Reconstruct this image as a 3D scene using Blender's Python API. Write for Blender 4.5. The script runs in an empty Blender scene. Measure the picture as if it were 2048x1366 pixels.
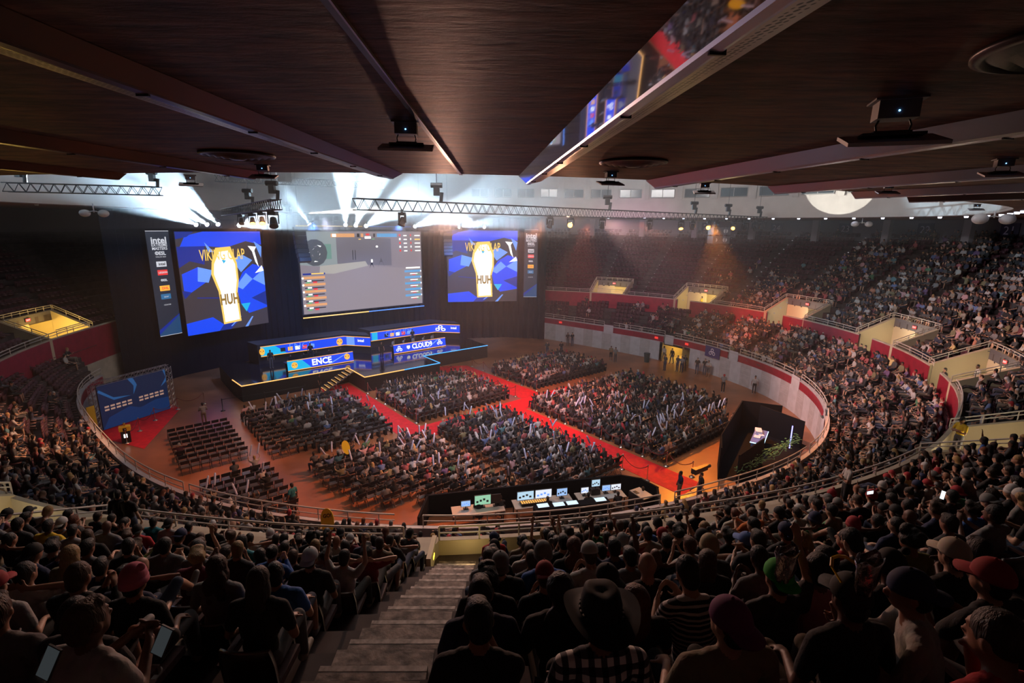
import bpy, bmesh, math, random
import numpy as np
from mathutils import Vector, Matrix
random.seed(7); RNG = np.random.default_rng(11)
S = bpy.context.scene; COL = S.collection
PI = math.pi

# ------------------------------------------------------------------ camera
PITCH, ROLL, EYE, FPX = .22724, .01323, 14.5, 1002.4
F_ = np.array([0, math.cos(PITCH), -math.sin(PITCH)]); R0 = np.array([1., 0, 0]); U0 = np.array([0, math.sin(PITCH), math.cos(PITCH)])
R_ = math.cos(ROLL)*R0 + math.sin(ROLL)*U0; U_ = -math.sin(ROLL)*R0 + math.cos(ROLL)*U0
cd = bpy.data.cameras.new('camera'); cd.sensor_width = 36; cd.lens = FPX/2048*36; cd.clip_start = .05; cd.clip_end = 400
cam = bpy.data.objects.new('camera', cd); COL.objects.link(cam); S.camera = cam
M = Matrix.Identity(4)
for i in range(3):
    M[i][0] = R_[i]; M[i][1] = U_[i]; M[i][2] = -F_[i]
M[2][3] = EYE; cam.matrix_world = M
def pix(x, y, z):
    q = np.array([x, y, z-EYE]); d = q@F_
    if d < .05: return (-9999, -9999, d)
    return (1024+FPX*(q@R_)/d, 683-FPX*(q@U_)/d, d)
def ray(px, py): return F_+(px-1024)/FPX*R_+(683-py)/FPX*U_
def atz(px, py, z):
    d = ray(px, py); t = (z-EYE)/d[2]; return (d[0]*t, d[1]*t, z)
def aty(px, py, Y):
    d = ray(px, py); t = Y/d[1]; return (d[0]*t, Y, EYE+d[2]*t)

# ------------------------------------------------------------------ world, exposure
S.view_settings.view_transform = 'Standard'; S.view_settings.look = 'None'
S.view_settings.gamma = 1; S.view_settings.exposure = 0; S.view_settings.use_curve_mapping = False
S.cycles.use_denoising = True; S.cycles.max_bounces = 4; S.cycles.diffuse_bounces = 2; S.cycles.glossy_bounces = 2
S.cycles.transmission_bounces = 2; S.cycles.volume_bounces = 0; S.cycles.sample_clamp_indirect = 3; S.cycles.caustics_reflective = False
S.cycles.caustics_refractive = False; S.cycles.volume_step_rate = 4; S.cycles.use_light_tree = True
W = bpy.data.worlds.new('world'); S.world = W; W.use_nodes = True
W.node_tree.nodes['Background'].inputs[0].default_value = (.01, .01, .015, 1); W.node_tree.nodes['Background'].inputs[1].default_value = 0.2

# stage frame: a runs along the stage front, b runs upstage
c4, s4 = math.cos(math.radians(40)), math.sin(math.radians(40))
def AB(a, b): return (a*c4-b*s4, a*s4+b*c4)
STAGE_ROT = math.radians(40)

# ------------------------------------------------------------------ lights
def aim(o, tgt):
    o.rotation_euler = (Vector(tgt)-o.location).to_track_quat('-Z', 'Y').to_euler()
def spot(name, loc, tgt, col, power, deg, blend=.3, r=.15):
    l = bpy.data.lights.new(name, 'SPOT'); l.energy = power; l.color = col; l.spot_size = math.radians(deg); l.spot_blend = blend
    l.shadow_soft_size = r
    o = bpy.data.objects.new(name, l); o.location = loc; COL.objects.link(o); aim(o, tgt); return o
def area(name, loc, tgt, col, power, sx, sy):
    l = bpy.data.lights.new(name, 'AREA'); l.shape = 'RECTANGLE'; l.size = sx; l.size_y = sy; l.energy = power; l.color = col
    o = bpy.data.objects.new(name, l); o.location = loc; COL.objects.link(o); aim(o, tgt); return o
def point(name, loc, col, power, r=.3):
    l = bpy.data.lights.new(name, 'POINT'); l.energy = power; l.color = col; l.shadow_soft_size = r
    o = bpy.data.objects.new(name, l); o.location = loc; COL.objects.link(o); return o
K = 1.0
BEAMP, HAZE, SMOKE, VL = 48000., .006, .085, 1.6
area('dome_wash', (6, 36, 23), (6, 34, 0), (1, .76, .68), 750*K, 20, 24)
area('wall_fill', (0, 24, 21), (10, 62, 17.5), (1, .95, .95), 3600*K, 10, 2)  # added soft light to brighten the far clerestory wall, no fixture there
area('left_wall_wash', (-8, 40, 21), (-34, 30, 17.5), (1, .8, .6), 420*K, 6, 2)
spot('amber_wash', (17, 44, 15), (13.5, 27.5, 0), (1, .27, .02), 27000*K, 42, .6)
spot('amber_wash', (2, 32, 15), (-8, 24, 0), (1, .28, .08), 15000*K, 52, .8)
spot('amber_wash', (-14, 30, 15), (-20, 30, 0), (1, .35, .14), 4500*K, 55, .8)
spot('red_wash', (5, 34, 15), (3, 40, 0), (1, .2, .12), 14000*K, 60, .8)
spot('stage_white', (-14, 38, 15), AB(17, 36)+(0,), (.75, .72, 1), 5500*K, 60, .8)
spot('floor_white', (0, 26, 15), AB(20, 26)+(0,), (.95, .75, .9), 5500*K, 80, .8)
spot('crowd_wash', (6, 36, 15), (25, 32, 4), (1, .52, .44), 20000*K, 62, .7)
spot('crowd_orange', (10, 42, 15), (25, 50, 6), (1, .2, .1), 19000*K, 30, .8)
spot('crowd_left', (-14, 30, 15), (-25, 22, 5), (1, .45, .22), 12000*K, 46, .7)
spot('crowd_near', (-4, 30, 15), (2, 12, 6), (1, .52, .36), 9000*K, 90, .8)
spot('cool_crowd_beam', (-2, 62, 15), (30, 42, 10), (.6, .8, 1), 15000*K, 24, .8)
spot('desk_wash', (-8, 38, 15), AB(21, 47)+(1.4,), (.8, .85, 1), 2500*K, 40, .8)
for ab_, tz in (((15, 50), 5), ((24, 52), 5), ((33, 52), 5)): spot('blue_haze_fill', AB(ab_[0], ab_[1]-6)+(14.5,), AB(ab_[0], ab_[1])+(tz,), (.1, .3, 1), 9000*K, 80, .9)  # added spots that tint the low haze blue, without fixtures
spot('amber_glare', (3.7, 33.5, 14.7), (2.5, 9, 15.5), (1, .45, .25), 5000*K, 70, .8)
area('ledge_fill', (-2, 22, 22), (-2, 12.5, 6), (1, .85, .75), 700*K, 8, 3)  # added fill from under the roof to lift the near ledge
spot('maroon_fill', (8, 40, 15), (16, 66, 9), (.85, .35, .6), 9000*K, 50, .9)  # added purple-tinted fill so the empty far seats show, no fixture


# ------------------------------------------------------------------ materials
MATS = {}
def mat(name, col=(.5, .5, .5), rough=.6, metal=0, emit=None, es=1, noise=0, nscale=8, bump=0, coat=0, spec=None, stretch=None):
    if name in MATS: return MATS[name]
    m = bpy.data.materials.new(name); m.use_nodes = True; nt = m.node_tree; b = nt.nodes['Principled BSDF']
    b.inputs['Base Color'].default_value = (*col, 1); b.inputs['Roughness'].default_value = rough; b.inputs['Metallic'].default_value = metal
    if spec is not None: b.inputs['Specular IOR Level'].default_value = spec
    if coat: b.inputs['Coat Weight'].default_value = coat
    if emit: b.inputs['Emission Color'].default_value = (*emit, 1); b.inputs['Emission Strength'].default_value = es
    if noise or bump:
        tc = nt.nodes.new('ShaderNodeTexCoord'); n = nt.nodes.new('ShaderNodeTexNoise'); n.inputs['Scale'].default_value = nscale; n.inputs['Detail'].default_value = 5
        src = tc.outputs['Object']
        if stretch:
            mp = nt.nodes.new('ShaderNodeMapping'); mp.inputs['Scale'].default_value = stretch; nt.links.new(src, mp.inputs['Vector']); src = mp.outputs['Vector']
        nt.links.new(src, n.inputs['Vector'])
        if noise:
            r = nt.nodes.new('ShaderNodeValToRGB'); r.color_ramp.elements[0].position = .35; r.color_ramp.elements[1].position = .68
            r.color_ramp.elements[0].color = (*[c*(1-noise) for c in col], 1); r.color_ramp.elements[1].color = (*[min(1, c*(1+noise)) for c in col], 1)
            nt.links.new(n.outputs['Fac'], r.inputs['Fac']); nt.links.new(r.outputs['Color'], b.inputs['Base Color'])
        if bump:
            bp = nt.nodes.new('ShaderNodeBump'); bp.inputs['Strength'].default_value = bump; bp.inputs['Distance'].default_value = .05
            nt.links.new(n.outputs['Fac'], bp.inputs['Height']); nt.links.new(bp.outputs['Normal'], b.inputs['Normal'])
    MATS[name] = m; return m
def em(name, col, s=1.0):
    return mat(name, (.02, .02, .02), .5, 0, col, s)
def objcol_mat(name, rough=.8, ramp=None, noise=.25, nscale=30, stripes=None):
    if name in MATS: return MATS[name]
    m = bpy.data.materials.new(name); m.use_nodes = True; nt = m.node_tree; b = nt.nodes['Principled BSDF']; b.inputs['Roughness'].default_value = rough
    oi = nt.nodes.new('ShaderNodeObjectInfo'); src = oi.outputs['Color']
    if ramp:
        r = nt.nodes.new('ShaderNodeValToRGB'); r.color_ramp.interpolation = 'CONSTANT' if len(ramp) > 3 else 'LINEAR'
        while len(r.color_ramp.elements) < len(ramp): r.color_ramp.elements.new(.5)
        for i, c in enumerate(ramp):
            r.color_ramp.elements[i].position = i/len(ramp); r.color_ramp.elements[i].color = (*c, 1)
        nt.links.new(oi.outputs['Random'], r.inputs['Fac']); src = r.outputs['Color']
    tc = nt.nodes.new('ShaderNodeTexCoord'); n = nt.nodes.new('ShaderNodeTexNoise'); n.inputs['Scale'].default_value = nscale
    nt.links.new(tc.outputs['Object'], n.inputs['Vector'])
    mx = nt.nodes.new('ShaderNodeMix'); mx.data_type = 'RGBA'; mx.blend_type = 'MULTIPLY'; mx.inputs[0].default_value = noise
    nt.links.new(src, mx.inputs[6]); nt.links.new(n.outputs['Color'], mx.inputs[7]); out = mx.outputs[2]
    if stripes == 'stripe':
        w = nt.nodes.new('ShaderNodeTexWave'); w.bands_direction = 'Z'; w.inputs['Scale'].default_value = 9
        nt.links.new(tc.outputs['Object'], w.inputs['Vector'])
        rr = nt.nodes.new('ShaderNodeValToRGB'); rr.color_ramp.elements[0].position = .62; rr.color_ramp.elements[1].position = .68
        rr.color_ramp.elements[0].color = (.012, .012, .02, 1); rr.color_ramp.elements[1].color = (.6, .58, .6, 1)
        nt.links.new(w.outputs['Fac'], rr.inputs['Fac']); out = rr.outputs['Color']
    if stripes == 'plaid':
        ck = []
        for ax, sc in (('Z', 5), ('X', 5)):
            w = nt.nodes.new('ShaderNodeTexWave'); w.bands_direction = ax; w.inputs['Scale'].default_value = sc
            nt.links.new(tc.outputs['Object'], w.inputs['Vector'])
            rr = nt.nodes.new('ShaderNodeValToRGB'); rr.color_ramp.elements[0].position = .45; rr.color_ramp.elements[1].position = .5
            rr.color_ramp.elements[0].color = (.08, .08, .1, 1); nt.links.new(w.outputs['Fac'], rr.inputs['Fac']); ck.append(rr.outputs['Color'])
        m2 = nt.nodes.new('ShaderNodeMix'); m2.data_type = 'RGBA'; m2.blend_type = 'MULTIPLY'; m2.inputs[0].default_value = 1
        nt.links.new(ck[0], m2.inputs[6]); nt.links.new(ck[1], m2.inputs[7]); out = m2.outputs[2]
    nt.links.new(out, b.inputs['Base Color'])
    if name in ('hair', 'shirt'):
        mp = nt.nodes.new('ShaderNodeMapping'); mp.inputs['Scale'].default_value = (90, 90, 14) if name == 'hair' else (14, 14, 9); n2 = nt.nodes.new('ShaderNodeTexNoise'); n2.inputs['Scale'].default_value = 1; n2.inputs['Detail'].default_value = 3
        nt.links.new(tc.outputs['Object'], mp.inputs['Vector']); nt.links.new(mp.outputs['Vector'], n2.inputs['Vector']); bp = nt.nodes.new('ShaderNodeBump'); bp.inputs['Strength'].default_value = .9 if name == 'hair' else .5; bp.inputs['Distance'].default_value = .012 if name == 'hair' else .03
        nt.links.new(n2.outputs['Fac'], bp.inputs['Height']); nt.links.new(bp.outputs['Normal'], b.inputs['Normal'])
    MATS[name] = m; return m

# ------------------------------------------------------------------ mesh builder
class MB:
    def __init__(s): s.v = []; s.f = []; s.m = []
    def add(s, vs, fs, mi=0):
        o = len(s.v); s.v += [tuple(v) for v in vs]; s.f += [tuple(i+o for i in f) for f in fs]; s.m += [mi]*len(fs)
    def box(s, c, d, rz=0, mi=0, tilt=0):
        cx, cy, cz = c; hx, hy, hz = d[0]/2, d[1]/2, d[2]/2; vs = []
        cr, sr = math.cos(rz), math.sin(rz); ct, st = math.cos(tilt), math.sin(tilt)
        for x, y, z in [(-hx, -hy, -hz), (hx, -hy, -hz), (hx, hy, -hz), (-hx, hy, -hz), (-hx, -hy, hz), (hx, -hy, hz), (hx, hy, hz), (-hx, hy, hz)]:
            y, z = y*ct-z*st, y*st+z*ct
            vs.append((cx+x*cr-y*sr, cy+x*sr+y*cr, cz+z))
        s.add(vs, [(0, 3, 2, 1), (4, 5, 6, 7), (0, 1, 5, 4), (1, 2, 6, 5), (2, 3, 7, 6), (3, 0, 4, 7)], mi)
    def tube(s, p0, p1, r, n=6, mi=0, r1=None):
        p0 = Vector(p0); p1 = Vector(p1); d = p1-p0
        if d.length < 1e-6: return
        r1 = r if r1 is None else r1
        q = d.to_track_quat('Z', 'Y').to_matrix(); vs = []
        for P, rr in ((p0, r), (p1, r1)):
            for i in range(n):
                a = 2*PI*i/n; vs.append(P+q@Vector((rr*math.cos(a), rr*math.sin(a), 0)))
        s.add(vs, [(i, (i+1) % n, n+(i+1) % n, n+i) for i in range(n)]+[tuple(range(n))[::-1], tuple(range(n, 2*n))], mi)
    def path(s, pts, r, n=6, mi=0):
        for a, b in zip(pts[:-1], pts[1:]): s.tube(a, b, r, n, mi)
    def prism(s, poly, z0, z1, mi=0):
        n = len(poly); s.add([(x, y, z0) for x, y in poly]+[(x, y, z1) for x, y in poly],
            [tuple(range(n))[::-1], tuple(range(n, 2*n))]+[(i, (i+1) % n, n+(i+1) % n, n+i) for i in range(n)], mi)
    def ball(s, c, r, mi=0, n=8, m=6):
        rx, ry, rz = (r, r, r) if not isinstance(r, tuple) else r
        vs = [(c[0], c[1], c[2]+rz)]
        for j in range(1, m):
            t = PI*j/m
            for i in range(n):
                a = 2*PI*i/n; vs.append((c[0]+rx*math.sin(t)*math.cos(a), c[1]+ry*math.sin(t)*math.sin(a), c[2]+rz*math.cos(t)))
        vs.append((c[0], c[1], c[2]-rz)); L = len(vs)-1; fs = [(0, 1+i, 1+(i+1) % n) for i in range(n)]
        for j in range(m-2):
            for i in range(n): fs.append((1+j*n+i, 1+(j+1)*n+i, 1+(j+1)*n+(i+1) % n, 1+j*n+(i+1) % n))
        fs += [(L, 1+(m-2)*n+(i+1) % n, 1+(m-2)*n+i) for i in range(n)]
        s.add(vs, fs, mi)
    def lathe(s, c, prof, n=16, mi=0):
        vs = []
        for r, z in prof:
            for i in range(n):
                a = 2*PI*i/n; vs.append((c[0]+r*math.cos(a), c[1]+r*math.sin(a), c[2]+z))
        fs = []
        for j in range(len(prof)-1):
            for i in range(n): fs.append((j*n+i, j*n+(i+1) % n, (j+1)*n+(i+1) % n, (j+1)*n+i))
        fs += [tuple(range(n))[::-1], tuple((len(prof)-1)*n+i for i in range(n))]
        s.add(vs, fs, mi)
    def mesh(s, name, mats, smooth=False):
        me = bpy.data.meshes.new(name); me.from_pydata(s.v, [], s.f)
        for m in mats: me.materials.append(m)
        if s.m: me.polygons.foreach_set('material_index', np.array(s.m, dtype=np.int32))
        if smooth: me.polygons.foreach_set('use_smooth', np.ones(len(s.f), dtype=bool))
        me.update(); return me
    def build(s, name, mats, parent=None, smooth=False, loc=None, rz=0):
        if not isinstance(mats, (list, tuple)): mats = [mats]
        return link(name, s.mesh(name, mats, smooth), parent, loc, rz)
def link(name, me, parent=None, loc=None, rz=0):
    o = bpy.data.objects.new(name, me); COL.objects.link(o)
    if parent: o.parent = parent
    if loc is not None: o.location = loc
    if rz: o.rotation_euler[2] = rz
    return o
def tag(o, label=None, cat=None, group=None, kind=None):
    if label: o['label'] = label
    if cat: o['category'] = cat
    if group: o['group'] = group
    if kind: o['kind'] = kind
    return o
def struct(o, label=None, cat=None): return tag(o, label, cat, None, 'structure')
def empty(name, loc, rz=0):
    o = bpy.data.objects.new(name, None); COL.objects.link(o); o.location = loc; o.rotation_euler[2] = rz; return o
def tmesh(s, size, bold=0, ext=0., sx=1, align='CENTER'):
    c = bpy.data.curves.new('t', 'FONT'); c.body = s; c.size = size; c.align_x = align; c.align_y = 'CENTER'; c.extrude = ext; c.offset = bold; c.resolution_u = 2
    o = bpy.data.objects.new('t', c); COL.objects.link(o); bpy.context.view_layer.update()
    me = bpy.data.meshes.new_from_object(o.evaluated_get(bpy.context.evaluated_depsgraph_get())); bpy.data.objects.remove(o); bpy.data.curves.remove(c)
    if sx != 1:
        for v in me.vertices: v.co.x *= sx
    return me
def text(s, size, m, parent, loc, rot, ext=.0, align='CENTER', name='lettering', sx=1, bold=.0):
    me = tmesh(s, size, bold, ext, sx, align); me.name = name; me.materials.clear(); me.materials.append(m)
    o = link(name, me, parent, loc); o.rotation_euler = rot; return o
ORD = ['first', 'second', 'third', 'fourth', 'fifth', 'sixth', 'seventh', 'eighth', 'ninth', 'tenth', 'eleventh', 'twelfth', 'thirteenth', 'fourteenth', 'fifteenth', 'sixteenth', 'seventeenth', 'eighteenth', 'nineteenth', 'twentieth']
def ordn(n):
    if n <= 20: return ORD[n-1]
    t = {2: 'twenty', 3: 'thirty', 4: 'forty', 5: 'fifty', 6: 'sixty'}[n//10]
    if n % 10 == 0: return {2: 'twentieth', 3: 'thirtieth', 4: 'fortieth', 5: 'fiftieth', 6: 'sixtieth'}[n//10]
    return t+'-'+ORD[n % 10-1]

# ------------------------------------------------------------------ plan of the bowl
CX, CY = -1.9, 39.
def periodic(anch, sm=4):
    a = sorted(anch); x = np.array([p[0] for p in a], float); y = np.array([p[1] for p in a], float)
    x = np.concatenate([x-360, x, x+360]); y = np.tile(y, 3)
    g = np.arange(-180, 180, 1.); v = np.interp(g, x, y)
    k = np.exp(-.5*(np.arange(-12, 13)/sm)**2); k /= k.sum()
    v = np.convolve(np.concatenate([v[-12:], v, v[:12]]), k, 'valid')
    return lambda t: float(np.interp(t, g, v, period=360))
rF = periodic([(-175, 29.8), (-168, 28.6), (-154, 25.5), (-144, 24.1), (-133, 23.3), (-120, 22.5), (-108, 21.8), (-97, 21.45), (-85, 21.2), (-70, 21.15), (-58, 21.45), (-42, 22.5), (-33, 23.1), (-22, 23.7), (-14, 24.2), (-2, 24.8), (8, 24.8), (20, 24.4), (38, 24), (51, 23.9), (60, 24.2), (70, 25.2), (80, 27), (92, 28.4), (120, 29.2), (150, 30), (172, 29.9)], 3)
rU = periodic([(-172, 31.2), (-162, 30.6), (-140, 29.6), (-119, 28.5), (-106, 27.4), (-95, 27.05), (-83, 26.65), (-73, 26.6), (-60, 27), (-47, 27.7), (-39, 28.1), (-26, 29.1), (-14, 29.8), (-1, 30.4), (12, 30.6), (19, 30.6), (32, 30.3), (40, 29.9), (53, 29.3), (65, 28.7), (76, 28.3), (90, 30), (120, 32.5), (150, 33.2), (168, 33.0), (178, 31.6)], 4)
rO = periodic([(-113, 28.1), (-101, 27.8), (-90, 28), (-83, 27.7), (-76, 27.3), (-68, 26.9), (-55, 26.6), (-45, 27.4), (-30, 29.3), (-20, 30.4), (-7, 33.5), (8, 33), (20, 31), (40, 27.5), (60, 23.5), (74, 21.3), (100, 22), (130, 26), (160, 30), (175, 31), (-170, 32), (-150, 31), (-130, 29.3)], 5)
def P(t, r, z): a = math.radians(t); return (CX+r*math.cos(a), CY+r*math.sin(a), z)
LZ0, LRISE, LN = 2.15, .36, 7
UZ0, URISE, UPITCH, UN = 5.75, .505, .83, 16
def lr(t, k): return rF(t)+.3+(rU(t)-rF(t)-.5)*k/LN
def ur(t, k): return rU(t)+.46+UPITCH*k
SOF = 15.55
VOMS = [61, 40, 19.3, -1.1, -19.8, -46, -114, -176]
VHALF, VROWS = 4.4, 3
AISLE0, AISTEP = -88.9, 10.2
def polar(x, y): return math.degrees(math.atan2(y-CY, x-CX)), math.hypot(x-CX, y-CY)
def aisle_dist(t, r, off=0):
    d = (t-AISLE0-off) % AISTEP; d = min(d, AISTEP-d); return math.radians(d)*r
def in_vom(t, ks=VROWS):
    return any(abs((t-v+180) % 360-180) < VHALF for v in VOMS)

# ------------------------------------------------------------------ structure
cream = mat('cream_paint', (.42, .37, .29), .75, noise=.12, nscale=1.5); white_p = mat('white_panel', (.5, .49, .52), .6, noise=.08, nscale=2)
red_p = mat('burgundy_paint', (.26, .012, .03), .5, noise=.15, nscale=2); conc = mat('concrete', (.11, .085, .075), .8, noise=.5, nscale=3, bump=.3)
deck_m = mat('seating_concrete', (.05, .035, .035), .85, noise=.4, nscale=2)
stair_m = mat('worn_concrete_stair', (.2, .15, .13), .75, noise=.65, nscale=6, bump=.4)
steel = mat('painted_rail', (.55, .5, .45), .45); dark = mat('black_cloth', (.006, .007, .01), .9, spec=.1); black = mat('black_metal', (.015, .015, .018), .4)
floor_m = mat('polished_floor', (.3, .115, .05), .3, noise=.3, nscale=.35, bump=.06)
nt = floor_m.node_tree; b_ = nt.nodes['Principled BSDF']
def rfunc(c): return (lambda t: c) if not callable(c) else c
def ring(mb, f0, z0, f1, z1, t0=-180, t1=180, st=2., mi=0, skip=None):
    f0, f1, z0, z1 = map(rfunc, (f0, f1, z0, z1)); n = max(1, int(round((t1-t0)/st)))
    for i in range(n):
        a = t0+(t1-t0)*i/n; b = t0+(t1-t0)*(i+1)/n
        if skip and skip((a+b)/2): continue
        mb.add([P(a, f0(a), z0(a)), P(b, f0(b), z0(b)), P(b, f1(b), z1(b)), P(a, f1(a), z1(a))], [(0, 1, 2, 3)], mi)
# arena floor
m = MB(); n = 180
m.add([P(-180+360*i/n, rU(-180+360*i/n), 0) for i in range(n)]+[P(-180+360*i/n, rU(-180+360*i/n), -.3) for i in range(n)], [tuple(range(n)), tuple(range(2*n-1, n-1, -1))]+[(i, n+i, n+(i+1) % n, (i+1) % n) for i in range(n)])
struct(m.build('floor', floor_m))
# front wall of the arena with the tunnel opening and the gates
GATES = [56, 37.3, 18.3, -1, -20]; TUN = (33.2, 39.2)
def stage_side(t): return t > 78 or t < -176
m = MB(); k = 0
for t0 in np.arange(-176, 78, 3.):
    t1 = t0+3; k += 1; mi = 1 if k % 2 else 0
    tm = t0+1.5
    lo = 0 if not (TUN[0]-1 < tm < TUN[1]+1) else 2.1
    if lo == 0 or True: ring(m, rF, lo, rF, 2.15, t0, t1, 1., mi)
    if lo == 0:
        for zz in (1.1, 1.55, 1.7): ring(m, lambda t: rF(t)-.015, zz, lambda t: rF(t)-.015, zz+.03, t0+.3, t1-.3, 1., 1)
ring(m, rF, 2.15, rF, 2.86, -176, 78, 1., 2, skip=lambda t: any(abs(t-g) < 1.3 for g in GATES))
ring(m, lambda t: rF(t)-.04, 2.0, lambda t: rF(t)-.04, 3.05, -176, 78, .5, 1, skip=lambda t: not any(abs(t-g) < 1.3 for g in GATES))
ring(m, lambda t: rF(t)-.05, 2.86, lambda t: rF(t)+.2, 2.9, -176, 78, 1., 0)
ring(m, lambda t: rF(t)-.05, 2.8, lambda t: rF(t)-.05, 2.87, -176, 78, 1., 0)
ring(m, lambda t: rF(t)+.2, 2.9, lambda t: rF(t)+.2, LZ0, -176, 78, 1., 0)
struct(m.build('wall_front', [mat('block_wall', (.42, .39, .4), .7, noise=.1, nscale=2), white_p, red_p]))
# tunnel behind the opening
m = MB()
a0 = P(TUN[0], rF(TUN[0]), 0); a1 = P(TUN[1], rF(TUN[1]), 0); b0 = P(TUN[0]-1, rF(TUN[0])+7, 0); b1 = P(TUN[1], rF(TUN[1])+7, 0)
def wallquad(m, p, q, z0, z1, mi=0): m.add([(p[0], p[1], z0), (q[0], q[1], z0), (q[0], q[1], z1), (p[0], p[1], z1)], [(0, 1, 2, 3)], mi)
wallquad(m, a0, b0, 0, 2.1); wallquad(m, a1, b1, 0, 2.1); wallquad(m, b0, b1, 0, 2.1); m.add([(*a0[:2], 2.1), (*a1[:2], 2.1), (*b1[:2], 2.1), (*b0[:2], 2.1)], [(0, 1, 2, 3)]); m.add([(*a0[:2], .004), (*a1[:2], .004), (*b1[:2], .004), (*b0[:2], .004)], [(0, 1, 2, 3)])
struct(m.build('wall_tunnel', mat('tunnel_yellow', (.6, .45, .18), .6)))
pm = P(36.2, rF(36)+3, 1.9); point('tunnel_lamp', pm, (1, .72, .25), 160*K, .3)
# lower tier deck
m = MB()
for k in range(LN):
    z = LZ0+LRISE*k
    ring(m, lambda t: lr(t, k), z, lambda t: lr(t, k+1), z, -176, 78, 2., 0)
    ring(m, lambda t: lr(t, k), z-LRISE, lambda t: lr(t, k), z, -176, 78, 2., 0)
ring(m, rF, LZ0, lambda t: lr(t, 0), LZ0, -176, 78, 2.)
struct(m.build('floor_lower_tier', [deck_m]))
# upper tier deck
m = MB(); NEAR_L = (-93.6, -79.)
def skip_v(t): return in_vom(t)
for k in range(UN):
    z = UZ0+URISE*k; sk = skip_v if k < VROWS else None
    ring(m, lambda t: ur(t, k), z, lambda t: ur(t, k+1), z, st=1., skip=sk)
    if k: ring(m, lambda t: ur(t, k), z-URISE, lambda t: ur(t, k), z, st=1., skip=sk)
ring(m, rU, UZ0, lambda t: ur(t, 0), UZ0, st=1., skip=skip_v)
struct(m.build('floor_upper_tier', [deck_m]))
# parapet between the tiers
def gap(t): return any(v+.4 < t < v+3.6 for v in (40, 19.3, -1.1, -19.8))
def thick(t): return .75 if -113 < t < -90.3 or -80 < t < -66 else .16
m = MB()
ring(m, rU, 3.4, rU, 6.1, -180, 78, .5, 0, skip=lambda t: gap(t) or t > 78)
ring(m, rU, 6.1, rU, 6.2, -180, 180, .5, 1, skip=gap)
ring(m, rU, 6.2, lambda t: rU(t)+thick(t), 6.2, -180, 180, .5, 1, skip=gap)
ring(m, lambda t: rU(t)+thick(t), 6.2, lambda t: rU(t)+thick(t), 4.4, -180, 180, .5, 1, skip=gap)
ring(m, rU, 0, rU, 3.4, 70, 184, 2., 1); ring(m, rU, 3.4, rU, 6.1, 78, 180, 2., 0)
ring(m, lambda t: rU(t)-.02, 0, lambda t: rU(t)-.02, 3.4, -184, -166, 1., 1)
struct(m.build('wall_parapet', [red_p, cream]))
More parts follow.
